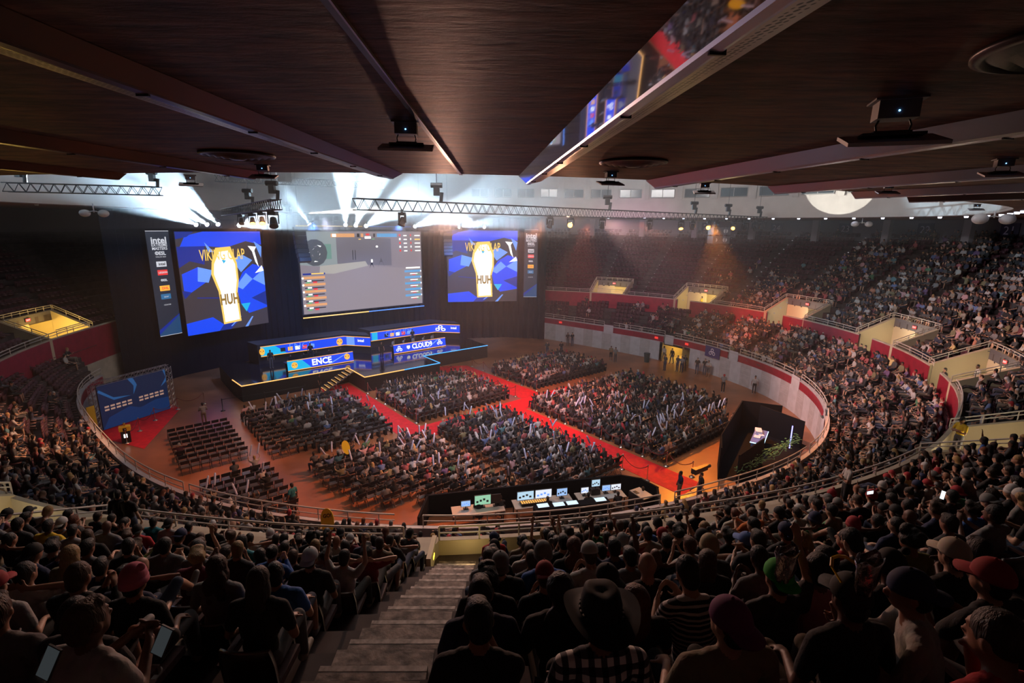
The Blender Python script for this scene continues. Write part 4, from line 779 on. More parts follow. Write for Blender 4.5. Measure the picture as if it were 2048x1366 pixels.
# white beams from above the screens  (position along truss, target, power, cone)
BEAMS = [(.1, aty(235, 345, 38), 5, 'first from the left over the left screen'), (.125, aty(315, 340, 40), 5, 'second from the left over the left screen'), (.17, aty(600, 422, 40), 2, 'third from the left, aimed along the short truss'), (.075, aty(200, 372, 37), 4, 'over the left screen, aimed low at the left'),
  (.46, aty(690, 340, 48), 5, 'left of the pair over the middle screen'), (.52, aty(840, 385, 46), 4, 'right of the pair over the middle screen'), (.49, aty(750, 340, 46), 4, 'centre of the cluster over the middle screen'), (.68, aty(960, 402, 50), 3, 'between the middle and right screens'), (.84, aty(1150, 416, 52), 2, 'left of the right screen'), (.95, aty(800, 400, 50), 2, 'over the right screen'), (.36, aty(545, 342, 50), 3, 'thin one aimed up between the left and middle screens')]
for t, tg, p, lab in BEAMS:
    loc = tuple(Q0[i]+(Q1[i]-Q0[i])*t for i in range(3)); e = head(loc, tg, 'blazing white beam light '+lab, hood_e, 1.15)
    l = spot('beam_light', tuple(e), tg, (.55, .8, 1), p*BEAMP, 19, .35, .12)
# profile and amber lights hanging from the long truss
LT = [(.06, None, 'below the left end of the long truss'), (.355, 1, 'glaring orange over the right screen'), (.31, None, 'left of the orange glare on the long truss'), (.43, 1, 'right of the orange glare on the long truss'), (.56, 1, 'above the first empty section on the long truss'), (.66, 1, 'bright, tilted, before the second section on the long truss'), (.70, None, 'just left of the speaker boxes on the long truss'), (.76, 1, 'facing out above the speaker boxes on the long truss'), (.79, 1, 'tilted above the speaker boxes on the long truss'), (.86, 1, 'right of the speaker boxes on the long truss'), (.91, None, 'near the right end of the long truss'), (.955, 1, 'bright orange with a red beam near the right end'), (.99, None, 'at the very right end of the long truss')]
AM = {.355: (-2, 14, 12.5), .43: (6, 40, 0), .56: (16, 48, 0), .66: (12, 30, 0), .76: (2, 20, 8), .79: (20, 40, 3), .86: (8, 24, 6), .955: (30, 56, 8)}
for t, lit, lab in LT:
    loc = tp(t); tg = AM.get(t, (loc[0]-4, loc[1]-6, 0)); e = head(loc, tg, 'stage light '+lab, am_e if lit else None, 1.0)
for t, lit, lab in ((.06, None, 'large dark, below the near end of the short truss'), (.22, 1, 'orange, second from the near end of the short truss'), (.38, 1, 'orange, third from the near end of the short truss'), (.6, None, 'fourth from the near end of the short truss')):
    loc = tp(t, (-12.35, 27.0, 15.1), (-23.5, 42, 14.95)); e = head(loc, (loc[0]+3, loc[1]-6, 6), 'stage light '+lab, am_e if lit else None, 1.25 if t == .06 else 1.)
# flown speaker boxes
def arr(px_, py_, Y, n, lab, rz, s=1.0):
    x, y, z = aty(px_, py_, Y); o = tag(empty('line_array', (x, y, z), rz), lab, 'speaker array')
    for i in range(n):
        m = MB(); off = -.02*i*i*s; m.box((0, off, -i*.42*s), (1.1*s, .6*s, .38*s), 0, 0, -.05*i); m.build('speaker_cabinet', mat('speaker_black', (.012, .014, .018), .5), o)
    m = MB(); m.tube((0, 0, .1), (0, 0, 23.8-z), .02, 4); m.build('hanging_cable', black, o)
arr(598, 458, 50, 8, 'curved hanging speaker array left of the middle screen', STAGE_ROT, 1.0); arr(895, 462, 60, 8, 'curved hanging speaker array left of the right screen', .2, .9)
o = tag(empty('speaker_rack', tp(.79, (-7.55, 24.6, 14.6), (24.2, 49.8, 14.5))), 'two stacked grey speaker pairs hanging under the long truss', 'speaker rack')
for j in range(2):
    for i in range(2):
        m = MB(); m.box((i*.95, .3*i, -.25-j*.75), (1.25 if i == 0 else .6, .6, .62), .5); m.tube((i*.95-.1, .3*i-.3, -.25-j*.75), (i*.95-.12, .3*i-.36, -.25-j*.75), .18, 12, 1); m.build('speaker_cabinet', [mat('cabinet_grey', (.1, .1, .12), .4), mat('cone_grey', (.4, .4, .42), .4)], o)
# white globe lamps under the far soffit
for px_, py_, lab in ((188, 425, 'at the far left under the soffit'), (1724, 447, 'above the hazy right crowd'), (1988, 436, 'at the right edge near section 21')):
    x, y, z = aty(px_, py_, 27 if px_ > 1900 else (34 if px_ < 300 else 46)); big = 1.0 if px_ < 1900 else 1.15
    m = MB(); m.tube((x, y, z), (x, y, SOF), .04, 6)
    for k in (-1, 1): m.tube((x, y, z+.1), (x+k*.5*big, y, z), .03, 5); m.ball((x+k*.62*big, y, z-.05), (.34*big, .26*big, .24*big), 0, 12, 8)
    tag(m.build('twin_lamp', mat('lamp_white', (.75, .75, .78), .35), None, True), 'pair of white shaded lamps on a stem '+lab, 'ceiling lamp')
# small downlights along the far soffit edge
m_dl = em('downlight', (.75, .8, 1), 6)
for i, t in enumerate(np.arange(-30, 62, 4.2)):
    r_ = rO(t)+.5; c = P(t, r_, SOF-.06); m = MB(); m.lathe((0, 0, 0), [(.1, -.05), (.13, .06)], 8); o = m.build('soffit_light', m_dl, None, False, c); tag(o, 'small round downlight, %s from the right along the far soffit edge' % ordn(i+1), 'downlight', 'downlights on the soffit edge')
for t in (-176, -168, -160, -152, -144):
    r_ = rO(t)+.5; m = MB(); m.lathe((0, 0, 0), [(.1, -.05), (.13, .06)], 8); o = m.build('soffit_light', mat('unlit_lamp', (.4, .4, .4), .4), None, False, P(t, r_, SOF-.06)); tag(o, 'unlit round downlight on the dark left soffit edge', 'downlight', 'unlit downlights at the left')
# haze
def hazebox(z0, z1, dens, lab, rin=.4, smoky=0):
    hm = bpy.data.materials.new('haze'); hm.use_nodes = True; nt = hm.node_tree; nt.nodes.remove(nt.nodes['Principled BSDF'])
    vs_ = nt.nodes.new('ShaderNodeVolumeScatter'); vs_.inputs['Density'].default_value = dens; vs_.inputs['Anisotropy'].default_value = .2; vs_.inputs['Color'].default_value = (.95, .97, 1, 1)
    nt.links.new(vs_.outputs['Volume'], nt.nodes['Material Output'].inputs['Volume'])
    if smoky:
        tc = nt.nodes.new('ShaderNodeTexCoord'); n = nt.nodes.new('ShaderNodeTexNoise'); n.inputs['Scale'].default_value = .16; n.inputs['Detail'].default_value = 3; nt.links.new(tc.outputs['Object'], n.inputs['Vector'])
        mp = nt.nodes.new('ShaderNodeMapping'); mp.vector_type = 'POINT'; mp.inputs['Location'].default_value = (16*.04, -57*.04, -18.5*.09); mp.inputs['Scale'].default_value = (.04, .04, .09); nt.links.new(tc.outputs['Object'], mp.inputs['Vector'])
        ln = nt.nodes.new('ShaderNodeVectorMath'); ln.operation = 'LENGTH'; nt.links.new(mp.outputs['Vector'], ln.inputs[0])
        mr = nt.nodes.new('ShaderNodeMapRange'); mr.inputs['From Min'].default_value = .25; mr.inputs['From Max'].default_value = 1.05; mr.inputs['To Min'].default_value = smoky; mr.inputs['To Max'].default_value = dens; mr.interpolation_type = 'SMOOTHSTEP'; nt.links.new(ln.outputs['Value'], mr.inputs['Value'])
        m2 = nt.nodes.new('ShaderNodeMapRange'); m2.inputs['From Min'].default_value = .35; m2.inputs['From Max'].default_value = .65; m2.inputs['To Min'].default_value = .35; m2.inputs['To Max'].default_value = 1.5; nt.links.new(n.outputs['Fac'], m2.inputs['Value'])
        mu = nt.nodes.new('ShaderNodeMath'); mu.operation = 'MULTIPLY'; nt.links.new(mr.outputs['Result'], mu.inputs[0]); nt.links.new(m2.outputs['Result'], mu.inputs[1]); nt.links.new(mu.outputs[0], vs_.inputs['Density'])
    m = MB(); m.prism([P(t, rO(t)-rin, 0)[:2] for t in range(-180, 180, 10)], z0, z1); hz = m.build('haze', hm); tag(hz, lab, 'haze', None, 'stuff')
if HAZE > 0: hazebox(13.9, 23.6, HAZE, 'bright smoky haze around the beam lights under the roof', .4, SMOKE); hazebox(3.6, 13.88, HAZE*.35, 'thin haze in the air between the stage and the crowd', 1.2)

# ------------------------------------------------------------------ people
skin_m = objcol_mat('skin', .55, [(.28, .13, .08), (.42, .23, .15), (.5, .3, .2), (.12, .055, .035), (.45, .26, .18), (.3, .15, .09)], .1)
shirt_m = objcol_mat('shirt', .85, None, .3, 12); hat_m = objcol_mat('hat_cloth', .8, None, .25, 25); hair_m = objcol_mat('hair', .6, None, .6, 60)
pants_m = objcol_mat('trousers', .85, [(.02, .02, .025), (.03, .04, .08), (.05, .07, .12), (.15, .12, .09), (.015, .015, .015), (.09, .09, .1)], .3)
shoe_m = objcol_mat('shoes', .6, [(.4, .4, .4), (.02, .02, .02), (.25, .2, .15)], .2); eye_m = mat('eye_dark', (.02, .015, .015), .3)
SK, SH, PA, SO, EY, HA = 0, 1, 2, 3, 4, 5
def E_(c, r, m, q=None): return ('E', Vector(c), Vector(r), m, q)
def C_(a, b, r0, r1, m): return ('C', Vector(a), Vector(b), r0, r1, m)
def hand(w, d, n, side, curl, det, s=1.0):
    d = Vector(d).normalized(); n = Vector(n).normalized(); x = d.cross(n).normalized(); out = []
    q = Matrix((x, d, n)).transposed(); out.append(E_(w+d*.045*s, (.04*s, .055*s, .02*s), SK, q))
    for i, (o, L) in enumerate(((-.03, .062), (-.01, .075), (.011, .07), (.03, .055))):
        b = w+d*.085*s+x*o*s; k = curl*(1+.15*i); d1 = (d*math.cos(k*.5)+n*math.sin(k*.5)); d2 = (d*math.cos(k*1.3)+n*math.sin(k*1.3)); m1 = b+d1*L*.55*s
        out += [C_(b, m1, .0105*s, .0098*s, SK), C_(m1, m1+d2*L*.5*s, .0098*s, .008*s, SK)]
    tb = w+d*.03*s+x*side*.035*s; t1 = tb+(d*.5+x*side*.8+n*.25).normalized()*.04*s; out += [C_(tb, t1, .013*s, .011*s, SK), C_(t1, t1+(d*.85+x*side*.2+n*.4).normalized()*.034*s, .011*s, .009*s, SK)]
    return out
def figure(pose):
    """pose dict -> list of body primitives, plus the head centre and its rotation"""
    p = dict(lean=.12, sit=True, arms='lap', head=(0, 0), shorts=False, long=False, legs='normal', w=1.0); p.update(pose)
    L = []; hipz = .52 if p['sit'] else .93; hip = Vector((0, 0, hipz)); Rl = Matrix.Rotation(-p['lean'], 3, 'X')
    def up(v): return hip+Rl@Vector(v)
    w = p['w']
    L += [E_(hip+Vector((0, 0, .02)), (.165*w, .13*w, .125), PA), E_(up((0, 0, .14)), (.15*w, .112*w, .14), SH, Rl), E_(up((0, -.005, .3)), (.172*w, .115*w, .17), SH, Rl), E_(up((0, -.012, .42)), (.165*w, .1*w, .1), SH, Rl),
          C_(up((-.15*w, -.01, .475)), up((.15*w, -.01, .475)), .062, .062, SH), C_(up((-.09, -.01, .5)), up((.09, -.01, .5)), .058, .058, SH)]
    nk = up((0, -.005, .52)); hy, hx = p['head']; Rh = Matrix.Rotation(hy, 3, 'Z')@Matrix.Rotation(hx-p['lean']*.4, 3, 'X')
    hc = nk+Vector((0, .015, 0))+Rh@Vector((0, .012, .165)); L.append(C_(nk-Vector((0, 0, .03)), hc-Rh@Vector((0, .015, .05)), .058, .052, SK))
    def H(v): return hc+Rh@Vector(v)
    L += [E_(hc, (.074, .093, .108), SK, Rh), E_(H((0, .03, -.06)), (.055, .062, .058), SK, Rh), C_(H((0, .09, .0)), H((0, .108, -.03)), .009, .015, SK), E_(H((.076, -.005, -.012)), (.012, .02, .032), SK, Rh), E_(H((-.076, -.005, -.012)), (.012, .02, .032), SK, Rh),
          E_(H((.031, .083, .006)), (.013, .008, .008), EY, Rh), E_(H((-.031, .083, .006)), (.013, .008, .008), EY, Rh), E_(H((0, .092, -.055)), (.024, .008, .008), EY, Rh), E_(H((0, .078, .035)), (.05, .016, .012), SK, Rh)]
    # legs
    lp = p['legs']
    for s in (-1, 1):
        h = hip+Vector((.09*s, .01, 0))
        if p['sit']:
            kn = Vector((.13*s, .46, .53)); an = Vector((.13*s, .5, .1))
            if lp == 'wide': kn = Vector((.24*s, .42, .53)); an = Vector((.2*s, .44, .1))
            if lp == 'up' and s == 1: kn = Vector((.16, .4, .78)); an = Vector((.12, .66, .5))
            if lp == 'cross' and s == 1: kn = Vector((.22, .42, .62)); an = Vector((-.12, .5, .6))
            if lp == 'out': kn = Vector((.12*s, .48, .56)); an = Vector((.12*s, .82, .32))
        else:
            st = p.get('stride', 0)*s; kn = Vector((.1*s, .03+st*.5, .5)); an = Vector((.1*s, st, .09)); h.z = hipz-.03
        ft = Vector((0, .17, -.05)) if lp not in ('up', 'out') or (lp == 'up' and s == -1) else Vector((0, .12, .1))
        L += [C_(h, kn, .088*w, .06, PA)]
        if p['shorts']: L += [C_(kn, kn.lerp(an, .35), .056, .055, SK), C_(kn.lerp(an, .35), an, .056, .038, SK)]
        else: L += [C_(kn, kn.lerp(an, .35), .064, .062, PA), C_(kn.lerp(an, .35), an, .06, .05, PA)]
        L += [C_(an+Vector((0, -.03, -.035)), an+ft, .045, .036, SO)]
    # arms
    a = p['arms']
    for s in (-1, 1):
        sh = up((.185*w*s, -.01, .465)); sit = hipz
        if a == 'lap': el = up((.27*s*w, .02, .2)); wr = Vector((.14*s, .3, sit+.13)); d = (-.1*s, .8, -.25); n = (0, -.2, -1)
        elif a == 'forward': el = Vector((.2*s, .3, sit+.2)); wr = Vector((.07*s, .5, sit+.3)); d = (-.5*s, .5, .25); n = (-s, 0, 0)
        elif a == 'clap': el = up((.26*s*w, .14, .25)); wr = up((.05*s, .33, .43)); d = (-.25*s, .35, .9); n = (-s, .05, 0)
        elif a == 'raised': el = up((.3*s*w, .06, .62)) if s == 1 or True else None; wr = up((.26*s, .12, .88)); d = (0, .1, 1); n = (-s*.3, 1, 0)
        elif a == 'one':
            if s == 1: el = up((.3*w, .08, .6)); wr = up((.2, .1, .86)); d = (-.1, .1, 1); n = (-.2, 1, 0)
            else: el = up((-.27*w, .02, .2)); wr = Vector((-.14, .3, sit+.13)); d = (.1, .8, -.25); n = (0, -.2, -1)
        elif a == 'behind': el = up((.42*s, .04, .56)); wr = up((.13*s, -.09, .62)); d = (-1*s, -.1, .1); n = (0, 1, 0)
        elif a == 'phone':
            el = up((.25*s*w, .12, .2)); wr = up((.1*s, .36, .33)); d = (-.45*s, .6, .6); n = (-s*.8, 0, .4)
        elif a == 'down': el = up((.25*s*w, -.02, .2)); wr = up((.27*s, .06, -.05)); d = (0, .15, -1); n = (-s, 0, 0)
        elif a == 'crossed': el = up((.27*s*w, .08, .2)); wr = up((-.06*s, .2, .27+.03*s)); d = (-1*s, .1, 0); n = (0, -1, 0)
        elif a == 'chin':
            if s == 1: el = Vector((.16, .32, sit+.14)); wr = hc+Vector((.03, .1, -.15)); d = (-.1, .0, 1); n = (0, -1, .2)
            else: el = up((-.27*w, .02, .2)); wr = Vector((-.14, .3, sit+.13)); d = (.1, .8, -.25); n = (0, -.2, -1)
        mid = sh.lerp(el, .62)
        L += [C_(sh, mid, .062*w, .056, SH)]
        if p['long']: L += [C_(mid, el, .052, .048, SH), C_(el, wr, .048, .036, SH)]
        else: L += [C_(mid, el, .043, .038, SK), C_(el, wr, .038, .026, SK)]
        L += hand(wr, d, n, -s, .5 if a in ('clap', 'raised', 'one') else .9, 1)
    return L, hc, Rh
HAIRS = {
    'short': [E_((0, -.016, .026), (.083, .1, .104), HA), E_((0, -.05, -.04), (.07, .06, .07), HA)],
    'flat': [E_((0, -.012, .03), (.082, .102, .1), HA), E_((0, .05, .085), (.06, .04, .03), HA), E_((0, -.055, -.03), (.066, .05, .06), HA)],
    'long': [E_((0, -.016, .024), (.088, .106, .106), HA), E_((0, -.07, -.1), (.088, .05, .14), HA), E_((0, -.085, -.22), (.095, .04, .13), HA), E_((.07, -.02, -.08), (.025, .05, .1), HA), E_((-.07, -.02, -.08), (.025, .05, .1), HA)],
    'wavy': [E_((0, -.02, .026), (.096, .108, .108), HA), E_((.03, -.08, -.08), (.09, .055, .1), HA), E_((-.04, -.09, -.17), (.08, .05, .11), HA), E_((.05, -.09, -.25), (.07, .045, .1), HA), E_((-.03, -.1, -.32), (.06, .04, .08), HA), E_((.08, -.02, -.07), (.03, .05, .09), HA)],
    'curly': [E_((math.cos(i*2.4)*.055*(1 if i % 2 else .6), -.02+math.sin(i*2.4)*.07, .04+.05*math.sin(i*1.3)), (.05, .05, .05), HA) for i in range(16)]+[E_((0, -.02, .03), (.09, .1, .1), HA)],
    'bun': [E_((0, -.016, .024), (.083, .1, .102), HA), E_((0, -.09, .09), (.045, .045, .042), HA)],
    'pony': [E_((0, -.014, .024), (.082, .1, .102), HA), E_((0, -.11, .0), (.03, .04, .05), HA), E_((0, -.13, -.09), (.032, .03, .1), HA)],
}
def prim_mesh(prims, m, n=12):
    for p in prims:
        if p[0] == 'E':
            _, c, r, mi, q = p; t = MB(); t.ball((0, 0, 0), (1., 1., 1.), 0, n, max(5, n*2//3)); vs = []
            for v in t.v:
                v = Vector((v[0]*r.x, v[1]*r.y, v[2]*r.z)); v = q@v if q is not None else v; vs.append(c+v)
            m.add(vs, t.f)
        else:
            _, a, b, r0, r1, mi = p; m.tube(a, b, r0, n, 0, r1); m.ball(a, r0, 0, n, max(4, n//2+1)); m.ball(b, r1, 0, n, max(4, n//2+1))
def prim_dist(prims, pts):
    D = np.full((len(prims), len(pts)), 9.)
    for i, p in enumerate(prims):
        if p[0] == 'E':
            _, c, r, mi, q = p; X = pts-np.array(c)
            if q is not None: X = X@np.array(q)
            r_ = np.array(r); k = np.linalg.norm(X/r_, axis=1); D[i] = (k-1)*min(r_)*.8
        else:
            _, a, b, r0, r1, mi = p; a_ = np.array(a); d = np.array(b)-a_; t = np.clip(((pts-a_)@d)/max(d@d, 1e-9), 0, 1)
            D[i] = np.linalg.norm(pts-(a_+t[:, None]*d), axis=1)-(r0+(r1-r0)*t)
    return D
def remesh(prims, vox, name, mats, dec=None, smooth=3, noise=0):
    m = MB(); prim_mesh(prims, m); me = m.mesh('tmp', []); o = bpy.data.objects.new('tmp', me); COL.objects.link(o)
    md = o.modifiers.new('r', 'REMESH'); md.mode = 'VOXEL'; md.voxel_size = vox; md.use_smooth_shade = True
    sm = o.modifiers.new('s', 'SMOOTH'); sm.iterations = smooth; sm.factor = .5
    if noise:
        tx = bpy.data.textures.new('n', 'CLOUDS'); tx.noise_scale = .03; dm = o.modifiers.new('d', 'DISPLACE'); dm.texture = tx; dm.strength = noise; dm.mid_level = .4
    if dec: dd = o.modifiers.new('d', 'DECIMATE'); dd.ratio = dec
    bpy.context.view_layer.update(); out = bpy.data.meshes.new_from_object(o.evaluated_get(bpy.context.evaluated_depsgraph_get())); bpy.data.objects.remove(o); bpy.data.meshes.remove(me)
    out.name = name; out.materials.clear()
    for q in mats: out.materials.append(q)
    n = len(out.polygons); ctr = np.empty(n*3); out.polygons.foreach_get('center', ctr); ctr = ctr.reshape(-1, 3)
    if len(mats) > 1:
        pm = np.array([p[3] if p[0] == 'E' else p[5] for p in prims]); D = prim_dist(prims, ctr); out.polygons.foreach_set('material_index', pm[D.argmin(0)].astype(np.int32))
    else: out.polygons.foreach_set('material_index', np.zeros(n, dtype=np.int32))
    out.polygons.foreach_set('use_smooth', np.ones(n, dtype=bool)); out.update(); return out
BM = [skin_m, shirt_m, pants_m, shoe_m, eye_m]
POSES = {
 'calm': dict(arms='lap'), 'calm2': dict(arms='lap', shorts=True, head=(.35, 0), lean=-.05, w=1.08), 'fwd': dict(arms='forward', lean=.5, legs='wide', head=(-.1, .25)), 'fwd2': dict(arms='forward', lean=.35, shorts=True, w=1.1, legs='wide', head=(.2, .15)),
 'clap': dict(arms='clap', lean=.1, head=(.15, 0)), 'clap2': dict(arms='clap', lean=.25, long=True, shorts=True), 'raise': dict(arms='raised', lean=.05, head=(0, -.1)), 'one': dict(arms='one', lean=.05, shorts=True), 'behind': dict(arms='behind', lean=-.1, legs='out'),
 'phone': dict(arms='phone', lean=.2, head=(0, -.4)), 'chin': dict(arms='chin', lean=.35, head=(.25, 0)), 'cross': dict(arms='lap', legs='cross', shorts=True, lean=-.08, head=(.3, 0)), 'foot': dict(arms='lap', legs='up', shorts=True, lean=-.15),
 'stand': dict(sit=False, arms='down', lean=.0), 'stand2': dict(sit=False, arms='crossed', lean=.02, shorts=True), 'walk': dict(sit=False, arms='down', lean=.06, stride=.18, long=True), 'standclap': dict(sit=False, arms='clap', lean=.04, head=(.3, 0)), 'standone': dict(sit=False, arms='one', lean=.0)}
PROTO = {}; HEADS = {}
def proto(pose, det):
    k = (pose, det)
    if k not in PROTO:
        prims, hc, Rh = figure(POSES[pose]); HEADS[pose] = (hc, Rh)
        if det == 'hi': PROTO[k] = remesh(prims, .0115, 'person_body', BM)
        elif det == 'mid': PROTO[k] = remesh(prims, .022, 'person_body', BM, .7)
    return PROTO[k]
HP_ = {}
def hairmesh(kind, det):
    k = (kind, det)
    if k not in HP_: HP_[k] = remesh(HAIRS[kind], .009 if det == 'hi' else .018, 'hair', [hair_m], None if det == 'hi' else .6, 1, .012 if kind in ('wavy', 'curly') else .005)
    return HP_[k]
def hatmesh(kind):
    if ('hat', kind) in HP_: return HP_[('hat', kind)]
    m = MB()
    if kind in ('cap', 'backcap'):
        prof = [(.092*math.cos(a), .112*math.sin(a)) for a in np.linspace(0, PI/2*.98, 9)]
        m.lathe((0, 0, 0), [(.09, -.012)]+prof, 20); m.v = [(x, y*1.2-.006, z+.012) for x, y, z in m.v]
        sg = 1 if kind == 'cap' else -1; vs = []; n = 9
        for z in (0, -.008):
            for i in range(n): a = PI*(.12+.76*i/(n-1)); vs.append((.085*math.cos(a), sg*(.1*math.sin(a)), .012+z))
            for i in range(n): a = PI*(.12+.76*i/(n-1)); vs.append((.086*math.cos(a), sg*(.09+.095*math.sin(a)), .0+z-.012*abs(math.cos(a))))
        fs = [(i, i+1, n+i+1, n+i) for i in range(n-1)]+[(2*n+i, 3*n+i, 3*n+i+1, 2*n+i+1) for i in range(n-1)]+[(n+i, n+i+1, 3*n+i+1, 3*n+i) for i in range(n-1)]
        m.add(vs, fs); m.ball((0, 0, .125), .01)
    if kind == 'beanie':
        m.lathe((0, 0, 0), [(.094, -.035), (.1, -.03), (.1, .012), (.095, .015)]+[(.096*math.cos(a), .02+.125*math.sin(a)) for a in np.linspace(.1, PI/2*.97, 9)], 20); m.v = [(x, y*1.15-.008, z+.01) for x, y, z in m.v]; m.ball((.09, -.03, .14), .032, 0, 10, 8)
    if kind == 'cowboy':
        n = 32; vs = []; fs = []; prof = [(.185, 0), (.15, -.01), (.105, .0), (.098, .02), (.1, .06), (.092, .12), (.07, .135), (.03, .115), (.005, .108)]
        for j, (r, z) in enumerate(prof):
            for i in range(n):
                a = 2*PI*i/n; x = r*math.cos(a); y = r*math.sin(a)*1.22; zz = z+(.05*abs(math.cos(a))**3 if j == 0 else .03*abs(math.cos(a))**3 if j == 1 else 0)-(.025*abs(math.sin(a))**3 if j == 0 else 0)
                if j in (5, 6): zz -= .02*abs(math.sin(a))**4; x *= .92
                vs.append((x, y, zz+.03))
        for j in range(len(prof)-1):
            for i in range(n): fs.append((j*n+i, j*n+(i+1) % n, (j+1)*n+(i+1) % n, (j+1)*n+i))
        m.add(vs, fs); m.path([(.104*math.cos(a), .126*math.sin(a), .045) for a in np.linspace(0, 2*PI, 25)], .007, 5)
    me = m.mesh(kind, [hat_m], True); HP_[('hat', kind)] = me; return me
CN = {'black': (.012, .012, .014), 'dark grey': (.05, .05, .055), 'navy': (.015, .022, .07), 'white': (.42, .4, .4), 'light grey': (.2, .2, .21), 'tan': (.26, .21, .14), 'cream': (.42, .4, .36), 'red': (.45, .02, .03), 'dark red': (.18, .01, .02), 'green': (.03, .22, .08), 'blue': (.03, .12, .4), 'teal': (.02, .22, .28), 'purple': (.14, .04, .22), 'orange': (.6, .16, .03), 'yellow': (.75, .5, .03), 'olive': (.2, .17, .04), 'maroon': (.14, .01, .03), 'pink': (.55, .22, .25)}
CK = list(CN); CW = np.array([34, 14, 9, 9, 10, 4, 2, 3, 2.5, 1, 2, .8, 1, .8, .4, 1.5, 2, 1.5]); CW = CW/CW.sum()
HC = {'black': (.008, .007, .007), 'dark brown': (.03, .016, .01), 'brown': (.08, .04, .02), 'blond': (.4, .25, .1), 'red-brown': (.14, .04, .015)}
HK = list(HC); HW = np.array([.5, .25, .13, .07, .05])
PN = {'white': (.5, .5, .5), 'black': (.012, .012, .014), 'navy': (.02, .03, .09), 'red': (.35, .02, .03), 'grey': (.2, .2, .2), 'pink': (.62, .16, .25), 'purple': (.16, .02, .12), 'blue': (.08, .15, .4), 'green': (.02, .4, .04), 'tan': (.4, .32, .2), 'cream': (.6, .55, .45)}
def person(loc, face, pose, det, shirt, hair, hcol, hat=None, hatc=None, scale=1., label=None, group=None, bodymat=None):
    me = proto(pose, det)
    if bodymat: me = me.copy(); me.materials[1] = bodymat
    o = link('person', me, None, loc, face-PI/2); o.scale = (scale,)*3; o.color = (*CN[shirt], 1); tag(o, label, 'person', group)
    hc, Rh = HEADS[pose]; Mh = Matrix.Translation(hc)@Rh.to_4x4()
    if hair != 'bald':
        h = link('hair', hairmesh('short' if hat and hair in ('short', 'flat', 'curly') else hair, det), o); h.matrix_local = Mh@(Matrix.Scale(.97, 4) if hat else Matrix.Identity(4)); h.color = (*HC[hcol], 1)
    if hat:
        h = link({'cap': 'baseball_cap', 'backcap': 'baseball_cap', 'beanie': 'beanie', 'cowboy': 'cowboy_hat'}[hat], hatmesh(hat), o); h.matrix_local = Mh@Matrix.Translation((0, -.002, .012)); h.color = (*PN[hatc], 1)
    return o

NUM = ['one', 'two', 'three', 'four', 'five', 'six', 'seven', 'eight', 'nine', 'ten', 'eleven', 'twelve', 'thirteen', 'fourteen', 'fifteen', 'sixteen']
# ------------------------------------------------------------------ seats, spectators
def inview(x, y, z, mx=70, my=90):
    a, b, d = pix(x, y, z); return d > .3 and -mx < a < 2048+mx and -60 < b < 1366+my
def occ(tier, t, k):
    """share of taken seats, from the photo"""
    if tier == 'U':
        if t < -150 or t > 165: return .0
        if t < -60: return .93
        if t < 12: return .95 if k < 14 else .8
        if t < 22: return .93 if k < 11 else .55
        if t < 31: return .9 if k < 6 else (.35 if k < 9 else .03)
        if t < 43: return .85 if k < 2 else (.5 if k < 3 else .02)
        return .05 if t < 55 and k < 2 else 0
    if t < -152: return .06
    if t < -147: return .3
    if t < -60: return .9
    if t < 22: return .96
    if t < 36: return .8
    if t < 44: return .45 if k < 4 else .3
    if t < 50: return .28
    return .12 if 50 < t < 54 else .02
SEATS = []      # tier, row, t, r, z, x, y, index
def gen(tier):
    n = UN if tier == 'U' else LN
    for k in range(n):
        z = (UZ0+URISE*k) if tier == 'U' else (LZ0+LRISE*k); fr = (lambda t: ur(t, k)+.6) if tier == 'U' else (lambda t: lr(t, k)+.5)
        for sg in (1, -1):
            t = AISLE0; idx = 0; lim = 78 if (tier == 'L' or sg == 1) else -200
            first = True
            while (t < 79 if sg == 1 else t > -186):
                r = fr(t); t += sg*math.degrees(.52/r)
                if tier == 'L' and (t < -175): break
                if aisle_dist(t, r, 0 if tier == 'U' else 5.1) < (.78 if abs(t-AISLE0) < 2 else .56): continue
                tt = (t+180) % 360-180
                if tier == 'U' and k < VROWS and any(abs((tt-v+180) % 360-180) < VHALF+.9 for v in VOMS): continue
                if tier == 'U' and (k < 2 and -90.5 < t < -84 or k < 1 and -120 < t < -60): continue
                idx += 1; x, y, _ = P(t, r, 0)
                if tier == 'U' and math.hypot(x, y) < .95: continue
                if not inview(x, y, z+1.0): continue
                SEATS.append([tier, k, t, r, z, x, y, idx, sg])
gen('U'); gen('L')
